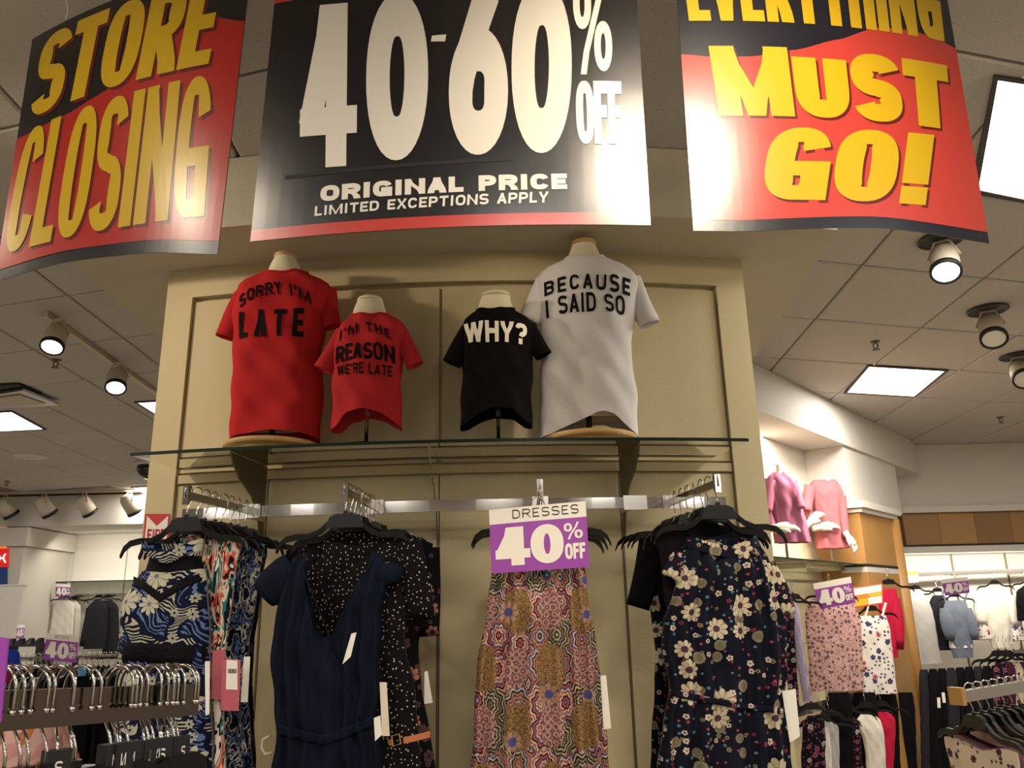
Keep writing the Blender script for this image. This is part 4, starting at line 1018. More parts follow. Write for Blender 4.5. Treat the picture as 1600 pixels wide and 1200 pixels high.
def can_body(r=.062, L=.17):
    return MB().lathe([(.004, 0), (r * .55, 0), (r * .8, .018), (r * .95, .05), (r, .09), (r, L), (r * .9, L), (r * .88, L - .02), (.004, L - .022)], n=24)
def track_can(label, hang, aim, scale=1.0, on=False, recess=False, grp='track lamps'):
    """lamp hung at 'hang' (ceiling or track point) and aimed at 'aim'"""
    hang = Vector(hang); t = thing('spot_lamp', label, 'spot lamp', hang, grp)
    d = (Vector(aim) - hang).normalized(); c = hang + Vector((0, 0, -.09 * scale)); q = d.to_track_quat('Z', 'Y').to_matrix().to_4x4()
    T = Matrix.Translation(c - d * .06 * scale) @ q @ Matrix.Scale(scale, 4)
    mb = can_body(); mb.v = [T @ v for v in mb.v]; obj('lamp_head', mb, M['lamp_body'], t, True)
    mb = MB().lathe([(.062, .150), (.066, .152), (.066, .176), (.062, .178), (.055, .176), (.055, .150)], n=24); mb.v = [T @ v for v in mb.v]; obj('rim', mb, M['black'], t, True)
    mb = MB().lathe([(.004, .168), (.054, .168), (.054, .171), (.004, .1711)], n=20); mb.v = [T @ v for v in mb.v]; obj('lamp_face', mb, M['lamp_on'] if on else M['card_white'], t)
    sd = q.to_3x3() @ Vector((1, 0, 0))
    mb = MB()
    for s_ in (-1, 1): mb.tube([c + sd * .066 * s_ * scale, hang + sd * .03 * s_ * scale - Vector((0, 0, .012))], .006 * scale, 6)
    mb.tube([hang + sd * .03 * scale - Vector((0, 0, .012)), hang - sd * .03 * scale - Vector((0, 0, .012))], .006 * scale, 6)
    obj('yoke', mb, M['lamp_body'], t)
    if recess:
        obj('recess_ring', MB().lathe([(.004, -.002), (.095 * scale, -.002), (.10 * scale, -.004), (.10 * scale, -.010), (.092 * scale, -.011), (.090 * scale, -.005), (.004, -.005)], hang, 28), M['frame_dark'], t, True)
    else: obj('track_adapter', MB().box(hang - Vector((0, 0, .006)), (.05, .03, .02)), M['lamp_body'], t)
    if on: spot(c + d * .16 * scale, Vector(aim), 26, 70, .7, .03)
def cz(x, y, dz=0.0): return onz(x, y, CEIL - dz)
def track(label, a, b):
    a, b = Vector(a), Vector(b); d = (b - a).normalized(); s_ = Vector((d.y, -d.x, 0)) * .018; z = Vector((0, 0, .03))
    t = thing('light_track', label, 'light track', a); obj('rail', MB().hexa([a - s_ - z, a + s_ - z, b + s_ - z, b - s_ - z, a - s_, a + s_, b + s_, b - s_]), M['lamp_body'], t)
    obj('end_cap', MB().box(a - z * .5, (.045, .03, .034)), M['lamp_body'], t)
track('slim ceiling track carrying the two lit lamps at left', cz(72, 488, .004), cz(262, 624, .004))
def tz(x): p = ony(x, 779, 11.5); p.z = CEIL - .03; return p
track('far ceiling track with four unlit lamps at lower left', tz(-40) + Vector((0, 0, .026)), tz(232) + Vector((0, 0, .026)))
track_can('nearer lit lamp on the left ceiling track', cz(92, 500, .04), (-2.45, 3.3, 0.9), 1.05, True)
track_can('farther lit lamp on the left ceiling track', cz(186, 568, .04), (-2.2, 4.1, 0.9), 1.1, True)
for x, l in ((8, 'unlit lamp on the far track, at the left frame edge'), (68, 'second unlit lamp on the far track'), (131, 'third unlit lamp on the far track'), (201, 'unlit lamp on the far track nearest the display wall')):
    track_can(l, tz(x), tz(x) + Vector((.25, .35, -.5)), 1.7)
track_can('lit recessed ceiling lamp just below the right banner corner', cz(1470, 374, .006), (1.5, 2.7, 1.2), 1.15, True, True, 'recessed lamps at right')
track_can('unlit recessed ceiling lamp, second down the right side', cz(1543, 484, .006), (2.6, 4.0, 1.9), 1.25, False, True, 'recessed lamps at right')
track_can('unlit recessed ceiling lamp, third, at the right frame edge', cz(1590, 556, .006), (3.3, 4.6, 1.9), 1.3, False, True, 'recessed lamps at right')
# lamps farther along the same recessed row; only their light reaches the ceiling and the bulkhead
def sprinkler(label, x, y):
    p = cz(x, y, .001); t = thing('sprinkler', label, 'sprinkler', p, 'sprinkler heads')
    obj('escutcheon', MB().lathe([(.004, -.006), (.03, -.006), (.036, 0), (.004, .0)], p, 16), M['standard'], t, True)
    obj('frame', MB().tube([p + Vector((-.006, 0, -.006)), p + Vector((-.018, 0, -.03)), p + Vector((-.006, 0, -.055)), p + Vector((.006, 0, -.055)), p + Vector((.018, 0, -.03)), p + Vector((.006, 0, -.006))], .005, 6), M['standard'], t)
    obj('deflector', MB().lathe([(.003, -.058), (.026, -.058), (.026, -.062), (.003, -.062)], p, 12), M['standard'], t)
sprinkler('brass sprinkler head above the square right panel', 1367, 534); sprinkler('far sprinkler head low on the right ceiling', 1563, 652)
sprinkler('sprinkler head under the nearer lit track lamp', 88, 562); sprinkler('small sprinkler head at the far left ceiling edge', 11, 752)
vt = thing('air_vent', 'dark ceiling air vent with clear deflector at the left frame edge', 'vent', cz(35, 618, .002))
def zq(q, z0, z1):
    a = [onz(x, y, CEIL - z0) for x, y in q]; return MB().hexa([Vector((p.x, p.y, CEIL - z0)) for p in a] + [Vector((p.x, p.y, CEIL - z1)) for p in a])
obj('frame', zq(((-40, 604), (30, 601), (66, 616), (-40, 622)), .02, .002), M['black'], vt)
obj('louvre_panel', zq(((-40, 622), (36, 610), (92, 633), (-30, 640)), .05, .03), M['chrome_rough'], vt)
obj('louvre', zq(((-40, 628), (30, 618), (70, 632), (-30, 636)), .06, .052), M['lamp_body'], vt)
sp = thing('ceiling_speaker', 'round white ceiling speaker disc on the far left ceiling', 'speaker', cz(48, 713)); obj('grille', MB().lathe([(.004, -.02), (.14, -.018), (.18, -.008), (.185, 0), (.004, 0)], cz(48, 713), 28), M['white'], sp, True)
obj('hub', MB().lathe([(.004, -.028), (.04, -.026), (.045, -.019), (.004, -.019)], cz(48, 713), 16), M['white'], sp, True)
dm = thing('security_dome', 'black half-dome camera peeking past the wall\'s left edge', 'camera', cz(236, 722)); pd = cz(236, 722)
obj('mount', MB().lathe([(.004, -.05), (.17, -.05), (.18, -.03), (.18, 0), (.004, 0)], pd, 28), M['white'], dm, True)
obj('dome', MB().lathe([(.004, -.21), (.06, -.20), (.11, -.17), (.145, -.12), (.155, -.05), (.004, -.05)], pd, 28), mat('smoked_dome', '060607', .08), dm, True)

# ------------------------------------------------------------------ right hand side: angled wall with bulkhead, niche, pilaster, wood header
RP = Vector((1.89, 5.99, 0)); ru = Vector((.65, .76, 0)); rn = Vector((.76, -.65, 0))
def rt(x, y, off=0.0): p = onpl(x, y, RP + rn * off, rn); return (p - RP).dot(ru), p
def rbox(mb, t0, t1, o0, o1, z0, z1):
    a, b, c, d = RP + ru * t0 + rn * o0, RP + ru * t1 + rn * o0, RP + ru * t1 + rn * o1, RP + ru * t0 + rn * o1
    return mb.hexa([Vector((p.x, p.y, z0)) for p in (a, b, c, d)] + [Vector((p.x, p.y, z1)) for p in (a, b, c, d)])
BZ = 2.965
struct('trim_bulkhead_right', rbox(MB(), -1.2, 4.38, -.40, 0, BZ, CEIL - .004), M['white'])
struct('wall_angled', rbox(MB(), -1.2, 4.4, -.50, -.40, 0, CEIL - .004), M['white'])
M['slat'] = mat('slatwall_cream', 'cdbf9c', .6)
ww = bpy.data.objects['wall_angled']
for z in (0.55, 1.15, 1.75, 2.35): struct('panel', rbox(MB(), -1.1, 2.0, -.40, -.392, z - .55, z + .04), M['slat'], ww)
area(RP + ru * .9 - rn * .30 + Vector((0, 0, BZ - .02)), RP + ru * .9 - rn * .40 + Vector((0, 0, 2.2)), 105, .12, 2.6, (1, .88, .72)).rotation_euler.z += 0
# pilaster in honey maple with capital
t0 = rt(1347, 830, .03)[0]; t1 = rt(1396, 830, .03)[0]
pil = struct('trim_pilaster', rbox(MB(), t0, t1, -.40, .03, 0, 2.33), M['wood'])
struct('dark_band', rbox(MB(), t0 - .004, t1 + .004, -.2, .034, 1.84, 1.865), M['black'], pil)
struct('cream_band', rbox(MB(), t0 - .002, t1 + .002, -.2, .032, 1.79, 1.84), M['white'], pil)
c = RP + ru * (t1 + .03) + rn * .02
struct('corner_post', MB().lathe([(.004, 0), (.07, 0), (.07, 2.33), (.004, 2.33)], c, 20), M['wood'], pil, True)
struct('capital', rbox(rbox(MB(), t0 - .05, t1 + .13, -.40, .09, 2.37, 2.43), t0 - .02, t1 + .10, -.40, .06, 2.33, 2.37), M['white'], pil)
struct('cream_block', rbox(MB(), t0 - .02, rt(1403, 760, -.03)[0], -.40, -.03, 2.43, BZ), M['white'], pil)
# header wall beyond
HY = 9.5; X0 = (RP + ru * 3.6).x
hw = struct('wall_header', MB().box(((X0 + 10) / 2, HY + .25, (2.60 + CEIL) / 2 - .002), (10 - X0, .5, CEIL - 2.60 - .004)), M['white'])
struct('cornice', MB().box(((X0 + 10) / 2, HY + .21, 2.565), (10 - X0, .56, .07)), M['white'], hw)
for i in range(4):
    w_ = .42; x = 4.55 + i * w_; struct('wood_panel', MB().box((x + w_ / 2, HY + .25, 2.345), (w_ - .004, .5, .36)), mat('maple_panel_%s' % 'abc'[i % 3], ('9a703c', 'a87c44', '8c6434')[i % 3], .45, var=.25, vs=2), hw)
struct('wood_panel', MB().box((8.1, HY + .25, 2.345), (3.74, .5, .36)), M['wood'], hw)
struct('dark_band', MB().box(((X0 + 10) / 2, HY + .24, 2.155), (10 - X0, .5, .02)), M['black'], hw)
struct('cream_band', MB().box(((X0 + 10) / 2, HY + .25, 2.11), (10 - X0, .5, .07)), M['white'], hw)
struct('wall_niche', MB().box((7.0, HY + .95, 1.30), (7.0, .1, 2.6)), M['white'])
nw = bpy.data.objects['wall_niche']
for x in (4.6, 5.52, 6.2): struct('slotted_standard', MB().box((x, HY + .895, 1.3), (.02, .012, 2.4)), M['standard'], nw)
area((5.6, HY + .12, 2.06), (5.6, HY + .95, 1.2), 55, 2.4, .1, (1, .90, .76))
# glass shelf and rails on the angled wall
ta, tb = rt(1195, 866)[0] - .3, rt(1378, 884)[0]
g = thing('glass_shelf', 'glass shelf on the angled right wall under the pink mannequins', 'shelf', RP + ru * ta + Vector((0, 0, 1.86)))
obj('glass_pane', rbox(MB(), ta, tb, -.385, .0, 1.85, 1.86), M['glass'], g); obj('edge', rbox(MB(), ta, tb, .0005, .004, 1.849, 1.861), M['glass_edge'], g)
for t_ in (.7, 1.6): obj('shelf_bracket', rbox(MB(), t_, t_ + .01, -.39, -.05, 1.80, 1.848), M['chrome'], g)
for z, nm_ in ((1.71, 'upper chrome rail on the angled right wall under its glass shelf'), (.79, 'lower chrome rail on the angled right wall behind the daisy dress')):
    r_ = thing('hang_rail', nm_, 'rail', RP + ru * .8 + Vector((0, 0, z)), 'rails on the angled right wall'); obj('bar', rbox(MB(), ta, tb - .1, -.13, -.11, z - (.025 if z > 1 else .07), z), M['chrome_rough'], r_)
    for t_ in (.3, 1.7): obj('bracket', rbox(MB(), t_, t_ + .02, -.40, -.13, z - .02, z), M['chrome'], r_)

# ------------------------------------------------------------------ small garments of the background
SM = {}
HGR = 'black hangers in the background'
def fg(name, label, rows, Y, m, cat='top', dep=.03, hang=True, group=None, top=None, sl=None, seed=0, pl=(.008, 4, 0), msl=None, straps=None, hlab=None):
    rr = rows_px(rows, Y); b = thing(name, label, cat, (rr[0][1], Y, rr[0][0]), group)
    cx = (rows[0][1] + rows[0][2]) / 2
    mb, f = shell(rr, Y, dep, n=28, m=16, seed=seed, pl=pl, top=(lambda c, fr: ony(cx, top(c, fr), Y).z) if top else None)
    obj('body', mb, m, b, True)
    for s_ in (sl or []):
        p0, p1 = ony(*s_[0], Y), ony(*s_[1], Y - .02); k = Y / F_PX; obj('sleeve', sleeve(p0, p1, s_[2] * k, s_[3] * k, .6, n=12, m=5, bulge=(s_[4] if len(s_) > 4 else 0) * k), msl or m, b, True)
    for s_ in (straps or []): obj('strap', MB().tube([ony(s_[0], s_[1], Y), ony(s_[2], s_[3], Y)], .012, 6), m, b)
    if hang:
        p = Vector((rr[0][1], Y, rr[0][0] + .17)); h = dup(proto, p, 0, hlab or ('black hanger holding the ' + ' '.join(label.split()[:8])), HGR)
    return b
M['pinkknit'] = fabric('dusty_pink_knit', 'b5708c', .9, .15, .2); M['pinkknit2'] = fabric('rose_pink_knit', 'b0686e', .9, .15, .2)
M['mannequin_white'] = mat('glossy_white_mannequin', 'e6ded2', .25)
def hand(p, d, up, s=1.0, parent=None, curl=.5):
    """mannequin hand: palm and five tapering fingers"""
    p = Vector(p); d = Vector(d).normalized(); up = (Vector(up) - d * Vector(up).dot(d)).normalized(); sd = d.cross(up); mb = MB(); s_ = s
    mb.tube([p - d * .05 * s_, p, p + d * .03 * s_, p + d * .075 * s_, p + d * .095 * s_], [.026 * s_, .024 * s_, .034 * s_, .036 * s_, .022 * s_], 12)
    for k, (o, L) in enumerate(((-.027, .062), (-.009, .075), (.009, .078), (.026, .07))):
        b = p + d * .085 * s_ + sd * o * s_; m1 = b + d * L * .5 * s_ + sd * o * .4 * s_; m2 = m1 + (d * .8 - up * curl) * L * .3 * s_; e = m2 + (d * .5 - up * curl * 1.4) * L * .25 * s_
        mb.tube([b, m1, m2, e], [.0105 * s_, .0095 * s_, .0085 * s_, .006 * s_], 8)
    b = p + d * .02 * s_ + sd * .03 * s_; mb.tube([b, b + (sd * .7 + d) * .03 * s_, b + (sd * .5 + d) * .055 * s_ - up * .01 * s_], [.013 * s_, .011 * s_, .007 * s_], 8)
    return obj('hand', mb, M['mannequin_white'], parent, True)
for i, (lab, gl, cxp, neck, rows, arms, hands_, m_) in enumerate((
    ('white headless mannequin in the pink cardigan, left on the angled wall\'s shelf', 'dusty pink draped cardigan on the left background mannequin', 1222, (1218, 726, 1217, 745),
     [(738, 1207, 1228), (746, 1198, 1240), (765, 1197, 1248), (790, 1203, 1252), (820, 1208, 1260), (848, 1211, 1266)],
     [((1203, 750), (1199, 800), 10, 7), ((1199, 798), (1208, 826), 7, 5), ((1240, 752), (1252, 795), 8, 6)], [((1212, 825), (1, 0, .05), 1.25)], 'pinkknit'),
    ('white headless mannequin in the rose top, right on the angled wall\'s shelf', 'rose pink asymmetric top with long sleeves on the right background mannequin', 1292, (1294, 742, 1293, 756),
     [(750, 1270, 1305), (758, 1264, 1312), (775, 1268, 1316), (800, 1272, 1316), (830, 1274, 1320), (857, 1275, 1326)],
     [((1266, 760), (1260, 798), 9, 7), ((1260, 796), (1276, 822), 7, 5), ((1314, 775), (1322, 840), 8, 5)], [((1280, 824), (1, 0, .12), 1.2), ((1264, 818), (.8, 0, .7), 1.1), ((1325, 838), (.5, 0, -1), 1.0)], 'pinkknit2'))):
    Ym = rt(cxp, 800, -.2)[1].y
    b = thing('mannequin', lab, 'mannequin', Vector((ony(cxp, 800, Ym).x, Ym, 1.86)), 'background mannequins')
    nr = rows_px([(neck[1] - 0, neck[0] - 7, neck[0] + 7), (neck[1] + 8, neck[0] - 6, neck[0] + 6), (neck[3], neck[2] - 9, neck[2] + 9), (neck[3] + 12, cxp - 14, cxp + 14), (neck[3] + 50, cxp - 14, cxp + 14), (neck[3] + 85, cxp - 12, cxp + 12)], Ym)
    mb, _f = shell(nr, Ym, .05, n=20, m=16, wr=0, rd=1); obj('torso', mb, M['mannequin_white'], b, True)
    q = ony(cxp + 5, 840, Ym); obj('stand_pole', MB().tube([(q.x, Ym, 2.0), (q.x, Ym, 1.865)], .012, 8), M['chrome'], b); obj('base', MB().lathe([(.004, 0), (.12, 0), (.12, .012), (.004, .014)], (q.x, Ym, 1.861), 24), M['chrome'], b)
    for (hp, d_, s_) in hands_: hand(ony(*hp, Ym - .12), d_, (0, -.5, 1), s_, b)
    g_ = thing('cardigan' if i == 0 else 'long_sleeve_top', gl, 'top', ony(cxp, rows[0][0], Ym))
    mb, f = shell(rows_px(rows, Ym), Ym, .09, n=40, m=24, seed=i, pl=(.018, 3.2, 0)); obj('body', mb, M[m_], g_, True)
    for a, b_, r0, r1 in arms: obj('sleeve', sleeve(ony(*a, Ym - .03), ony(*b_, Ym - .10), r0 * Ym / F_PX, r1 * Ym / F_PX, .8, n=14), M[m_], g_, True)
def ry(x, y, off=-.12): return rt(x, y, off)[1].y
M['pinkfloral'] = m_floral('pink_grey_floral', 'c39a94', '6d5a60', '8d6a6c', '4a4048', 26, .75, 4)
M['whitefloral'] = m_floral('white_rose_floral', 'd5cdc4', 'b96a72', '2f3d63', '6a3a44', 15, .45, 5)
M['redcloth'] = fabric('crimson_crepe', 'b01d3c', .85); M['lav'] = m_dots('lavender_lace', 'a397b5', 'd0c8d8', 120, .3, .9)
M['whitecloth'] = fabric('white_cotton', 'd8d2c6', .9, .08); M['greycloth'] = fabric('silver_grey_satin', 'b5b2ae', .6, .15); M['denim'] = fabric('pale_denim', '6c7484', .85, .2)
M['darkfloral2'] = m_floral('small_dark_floral', '121019', 'b0a89c', '8a4a60', '3a2a30', 20, .5); M['charcoal'] = fabric('charcoal_cloth', '26252a', .85)
M['maroon'] = fabric('maroon_cloth', '4a2030', .85); M['mauve'] = fabric('mauve_knit', '9a7484', .85); M['creamfloral'] = m_floral('cream_floral_chiffon', 'd2bfa8', '8a5a5c', '5a4048', '3a2a30', 22, .3); M['blush'] = fabric('blush_cloth', 'd0b6a2', .85)
GR = 'tops on the angled right wall'
fg('top', 'black floral top on the angled wall, right beside the daisy dress', [(944, 1212, 1232), (955, 1204, 1240), (1000, 1208, 1242), (1060, 1212, 1246), (1110, 1214, 1250)], ry(1222, 950), M['darkfloral2'], group=GR, seed=1)
fg('top', 'long narrow lavender lace top hanging edge-on on the angled wall', [(945, 1236, 1245), (960, 1234, 1250), (1000, 1240, 1254), (1050, 1248, 1260), (1096, 1256, 1268)], ry(1248, 950), M['lav'], group=GR, seed=2)
fg('top', 'pink sleeveless top with grey flowers below the angled wall\'s 40% sign', [(934, 1270, 1326), (944, 1260, 1336), (973, 1258, 1345), (1030, 1263, 1348), (1079, 1266, 1350)], ry(1300, 950, -.05), M['pinkfloral'], group=GR, top=lambda c, fr: 934 + 14 * (1 - abs(c)) if fr else 936, seed=3)
fg('camisole', 'white camisole with pink and navy flowers, beside the red blouse', [(962, 1339, 1384), (975, 1341, 1389), (1030, 1346, 1396), (1084, 1349, 1402)], ry(1365, 960, .10), M['whitefloral'], group=GR, straps=[(1352, 964, 1358, 940), (1378, 964, 1384, 942)], seed=4)
fg('blouse', 'crimson long-sleeved blouse beside the wooden pilaster', [(920, 1380, 1400), (930, 1366, 1402), (950, 1360, 1404), (1000, 1362, 1404), (1028, 1364, 1403)], ry(1385, 960, .07), M['redcloth'], group=GR, sl=[((1398, 934), (1407, 1015), 8, 5, 3)], seed=5)
# lower row
GL = 'clothes on the angled wall\'s lower rail'
for lab, r_, m_, s_ in (('black top at the left end of the angled wall\'s lower rail', [(1118, 1262, 1278), (1128, 1255, 1288), (1200, 1252, 1290)], 'darkfloral2', 11),
    ('white sleeveless top, left of two on the lower rail', [(1136, 1280, 1292), (1150, 1274, 1296), (1200, 1272, 1300)], 'whitecloth', 12),
    ('pale grey shirt just right of the white sleeveless top', [(1128, 1288, 1306), (1140, 1284, 1310), (1200, 1286, 1312)], 'greycloth', 13),
    ('black and white printed top in the middle of the lower rail', [(1118, 1314, 1332), (1130, 1306, 1342), (1200, 1304, 1348)], 'darkfloral2', 14),
    ('white ruffled top towards the right of the lower rail', [(1114, 1346, 1362), (1126, 1338, 1376), (1160, 1350, 1382), (1200, 1354, 1384)], 'whitecloth', 15),
    ('red and white printed top at the right of the lower rail', [(1112, 1370, 1386), (1122, 1366, 1398), (1165, 1372, 1398), (1200, 1374, 1396)], 'redcloth', 16)):
    x = (r_[0][1] + r_[0][2]) / 2; fg('top', lab, r_, ry(x, 1130, .08 - .01 * (s_ % 3)), M[m_], group=GL, seed=s_)
for i, (x0, x1) in enumerate(((1290, 1330), (1330, 1370), (1368, 1402), (1398, 1428))):
    fg('trousers', 'black trousers hanging behind the lower rail, %s from the left' % ['first', 'second', 'third', 'fourth'][i], [(1082, x0 + 4, x1 - 3), (1095, x0, x1), (1210, x0 + 2, x1 + 6)], ry((x0 + x1) / 2, 1100, .06), M['blackcloth'], cat='trousers', group='black trousers by the pilaster', seed=20 + i, hang=False)
s_ = sign40('price_sign', '40% OFF card over the pink floral top on the angled wall', ((1281, 952), (1337, 942), (1270, 912), (1329, 901)), ry(1300, 930, .06), anchor=RP + ru * rt(1300, 905, -.12)[0] - rn * .12 + Vector((0, 0, 1.71)))
YS = ry(1355, 930, .08)
s_ = thing('price_sign', 'orange, yellow and white price card beside the angled wall\'s 40% card', 'sign', ony(1357, 948, YS))
qd = ((1336, 950), (1380, 943), (1332, 918), (1379, 911)); f = bil(*qd)
obj('card', MB().slab(lambda u, v: ony(*f(u, v), YS), 4, 2, (0, .002, 0)), mat('orange_red_card', 'd8502a', .5), s_)
def pf(u0, v0, u1, v1, m, nm): obj(nm, MB().slab(lambda u, v: ony(*f(u0 + (u1 - u0) * u, v0 + (v1 - v0) * v), YS - .003), 2, 1, (0, .001, 0)), m, s_)
pf(.04, .60, .96, .94, M['card_white'], 'white_field'); pf(.04, .42, .5, .58, mat('orange_card', 'd97420', .5), 'orange_field'); pf(.5, .42, .96, .58, mat('yellow_card', 'd9a71e', .5), 'yellow_field'); pf(.04, .06, .46, .40, mat('yellow_card', 'd9a71e', .5), 'yellow_field'); pf(.48, .06, .96, .40, M['card_white'], 'price_field')
# niche garments on the far right
GN = 'clothes in the bright right niche'; YN = 9.95
r_ = thing('hang_rail', 'chrome rail across the bright niche at far right', 'rail', (5.6, 10.1, 1.82)); a, b = ony(1412, 902, 10.1), ony(1640, 893, 10.1); obj('bar', MB().hexa([a, a + Vector((0, .02, 0)), b + Vector((0, .02, 0)), b, a + Vector((0, 0, .05)), a + Vector((0, .02, .05)), b + Vector((0, .02, .05)), b + Vector((0, 0, .05))]), M['chrome_rough'], r_)
for x in (4.6, 5.52, 6.2): obj('bracket', MB().box((x, 10.25, 1.84), (.02, .28, .02)), M['chrome'], r_)
fg('dress', 'pale grey ruffled dress with pink floral skirt, beside the pilaster in the niche', [(926, 1422, 1440), (936, 1414, 1450), (968, 1422, 1460), (1018, 1430, 1468), (1037, 1434, 1472)], YN, M['greycloth'], cat='dress', group=GN, seed=31)
fg('blouse', 'dark grey blouse half behind the pale denim one in the niche', [(930, 1458, 1474), (940, 1452, 1484), (1000, 1462, 1490), (1016, 1464, 1490)], YN + .08, M['charcoal'], group=GN, seed=32)
b = fg('blouse', 'pale denim cold-shoulder blouse with scalloped white hem under the 40% card', [(938, 1478, 1508), (948, 1474, 1512), (975, 1482, 1516), (1008, 1484, 1520), (1028, 1490, 1520)], YN - .05, M['denim'], group=GN, straps=[(1478, 942, 1472, 922), (1507, 940, 1512, 922)], sl=[((1476, 950), (1485, 1000), 7, 6, 4), ((1512, 950), (1524, 1000), 6, 5, 3)], seed=33)
mb, _f = shell(rows_px([(1001, 1482, 1519), (1012, 1484, 1520)], YN - .05), YN - .05, .04, n=28, m=3); obj('lace_hem', mb, M['whitecloth'], b, True)
b = fg('blouse', 'white blouse with floral cuffs in the niche', [(918, 1544, 1566), (926, 1528, 1578), (945, 1526, 1582), (980, 1538, 1580), (1012, 1550, 1578)], YN, M['whitecloth'], group=GN, sl=[((1530, 930), (1534, 978), 8, 7, 2), ((1578, 930), (1590, 980), 8, 7, 2)], seed=34)
for a_, b_ in (((1535, 976), (1540, 1000)), ((1590, 978), (1593, 1002))): obj('cuff', sleeve(ony(*a_, YN - .03), ony(*b_, YN - .03), .06, .075, .6), M['whitefloral'], b, True)
fg('top', 'black top at the right frame edge in the niche', [(914, 1600, 1620), (924, 1588, 1632), (970, 1590, 1630)], YN - .1, M['blackcloth'], group=GN, seed=35)
sign40('price_sign', '40% OFF card over the pale denim blouse in the niche', ((1477, 931), (1515, 926), (1470, 906), (1512, 901)), YN - .35, anchor=Vector((ony(1491, 900, 10.1).x, 10.1, ony(1491, 897, 10.1).z)))
YT = YN - .1; t_ = thing('price_sign', 'small orange-topped price card in the niche beside the pilaster', 'sign', ony(1426, 908, YT)); qd = ((1416, 911), (1436, 909), (1416, 892), (1434, 891)); f = bil(*qd)
obj('card', MB().slab(lambda u, v: ony(*f(u, v), YT), 2, 1, (0, .002, 0)), M['card_white'], t_); obj('orange_field', MB().slab(lambda u, v: ony(*f(u, .66 + .3 * v), YT - .004), 2, 1, (0, .001, 0)), mat('orange_card', ''), t_) if False else None
obj('orange_field', MB().slab(lambda u, v: ony(*f(u, .66 + .3 * v), YT - .004), 2, 1, (0, .001, 0)), bpy.data.materials['orange_card'], t_)
for i in range(9):
    x = 1436 + i * 14; y = 1046 - i * .8
    fg('trousers', 'black trousers in the low row under the niche, %s from the pilaster' % ORD[i].replace('front', 'first'), [(y, x + 2, x + 13), (y + 14, x, x + 17), (1230, x + 6, x + 26)], 7.7 - .03 * (i % 2), M['blackcloth' if i % 3 else 'charcoal'], cat='trousers', group='black trousers under the niche', seed=40 + i, hang=False)
tg = card('price_tag', ((1465, 1106), (1470, 1106), (1464, 1090), (1469, 1090)), 7.55, M['card_white'], None); tag(tg, 'small white tag on the black trousers, lower of two', 'tag', 'tags on the black trousers')
tg = card('price_tag', ((1473, 1098), (1478, 1098), (1471, 1082), (1476, 1082)), 7.55, M['card_white'], None); tag(tg, 'small white tag on the black trousers, upper of two', 'tag', 'tags on the black trousers')
for i, (x, m_) in enumerate(((1562, 'darkfloral2'), (1574, 'maroon'), (1586, 'creamfloral'), (1597, 'charcoal'))):
    fg('top', ('dark floral', 'maroon', 'cream floral', 'charcoal')[i] + ' top on the middle rack behind the right chrome bar', [(1034, x - 4, x + 6), (1044, x - 9, x + 12), (1120, x - 8, x + 13)], 6.5 + .06 * i, M[m_], group='tops on the middle right rack', seed=50 + i)
r_ = thing('hang_rail', 'chrome rack bar behind, above the nearer right rack', 'rack', (4.2, 6.6, 0)); a, b = ony(1556, 1022, 6.6), ony(1660, 1012, 6.6)
obj('bar', MB().tube([a, b], .015, 8), M['chrome'], r_); obj('upright', MB().box((b.x, 6.6, b.z / 2), (.03, .03, b.z)), M['chrome'], r_)
# nearer rack at lower right
rk = thing('garment_rack', 'chrome rack bar with wooden end block at the right frame edge', 'rack', (2.0, 3.2, 0))
A_, B_ = ony(1497, 1080, 3.0), ony(1660, 1055, 3.35); B_.z = A_.z + .02; d_ = (B_ - A_).normalized(); s_ = Vector((d_.y, -d_.x, 0)) * .012; h_ = Vector((0, 0, .038))
obj('bar', MB().hexa([A_ - s_ - h_, A_ + s_ - h_, B_ + s_ - h_, B_ - s_ - h_, A_ - s_, A_ + s_, B_ + s_, B_ - s_]), M['chrome_rough'], rk)
obj('end_block', MB().box(A_ - d_ * .01 - h_ * .4, (.022, .05, .058), math.atan2(d_.y, d_.x)), M['wood'], rk)
obj('upright', MB().box((B_.x, B_.y, B_.z / 2 - .02), (.03, .03, B_.z - .04)), M['chrome'], rk)
mats = ['creamfloral', 'mauve', 'maroon', 'blush', 'mauve', 'blackcloth', 'maroon', 'pinkfloral', 'whitecloth', 'whitecloth', 'blush', 'charcoal']
cols_ = ['cream floral chiffon', 'mauve', 'maroon', 'blush', 'second mauve', 'black', 'second maroon', 'pink floral', 'white', 'second white', 'second blush', 'charcoal']
for i in range(12):
    P_ = A_ + (B_ - A_) * (.10 + .072 * i) ; yaw = math.atan2(d_.y, d_.x) + pi / 2 - .35 + random.uniform(-.1, .1)
    dup(proto, P_ + Vector((0, 0, .001)), yaw, 'black hanger of the %s top on the nearer right rack' % cols_[i], 'hangers on the nearer right rack')
    b = thing('top', '%s top on the nearer right rack' % cols_[i], 'top', P_, 'tops on the nearer right rack'); b.rotation_euler = (0, 0, yaw)
    mb, f = shell([(-.135, 0, .09), (-.17, 0, .18), (-.28, 0, .17), (-.45, 0, .16), (-.75, 0, .18)], 0, .016, n=36, m=20, seed=60 + i, pl=(.004, 4, 0), top=lambda c, fr: -.15 - .05 * (1 - abs(c)) - .03 * abs(c) ** 3)
    obj('body', mb, M[mats[i]], b, True, local=True)

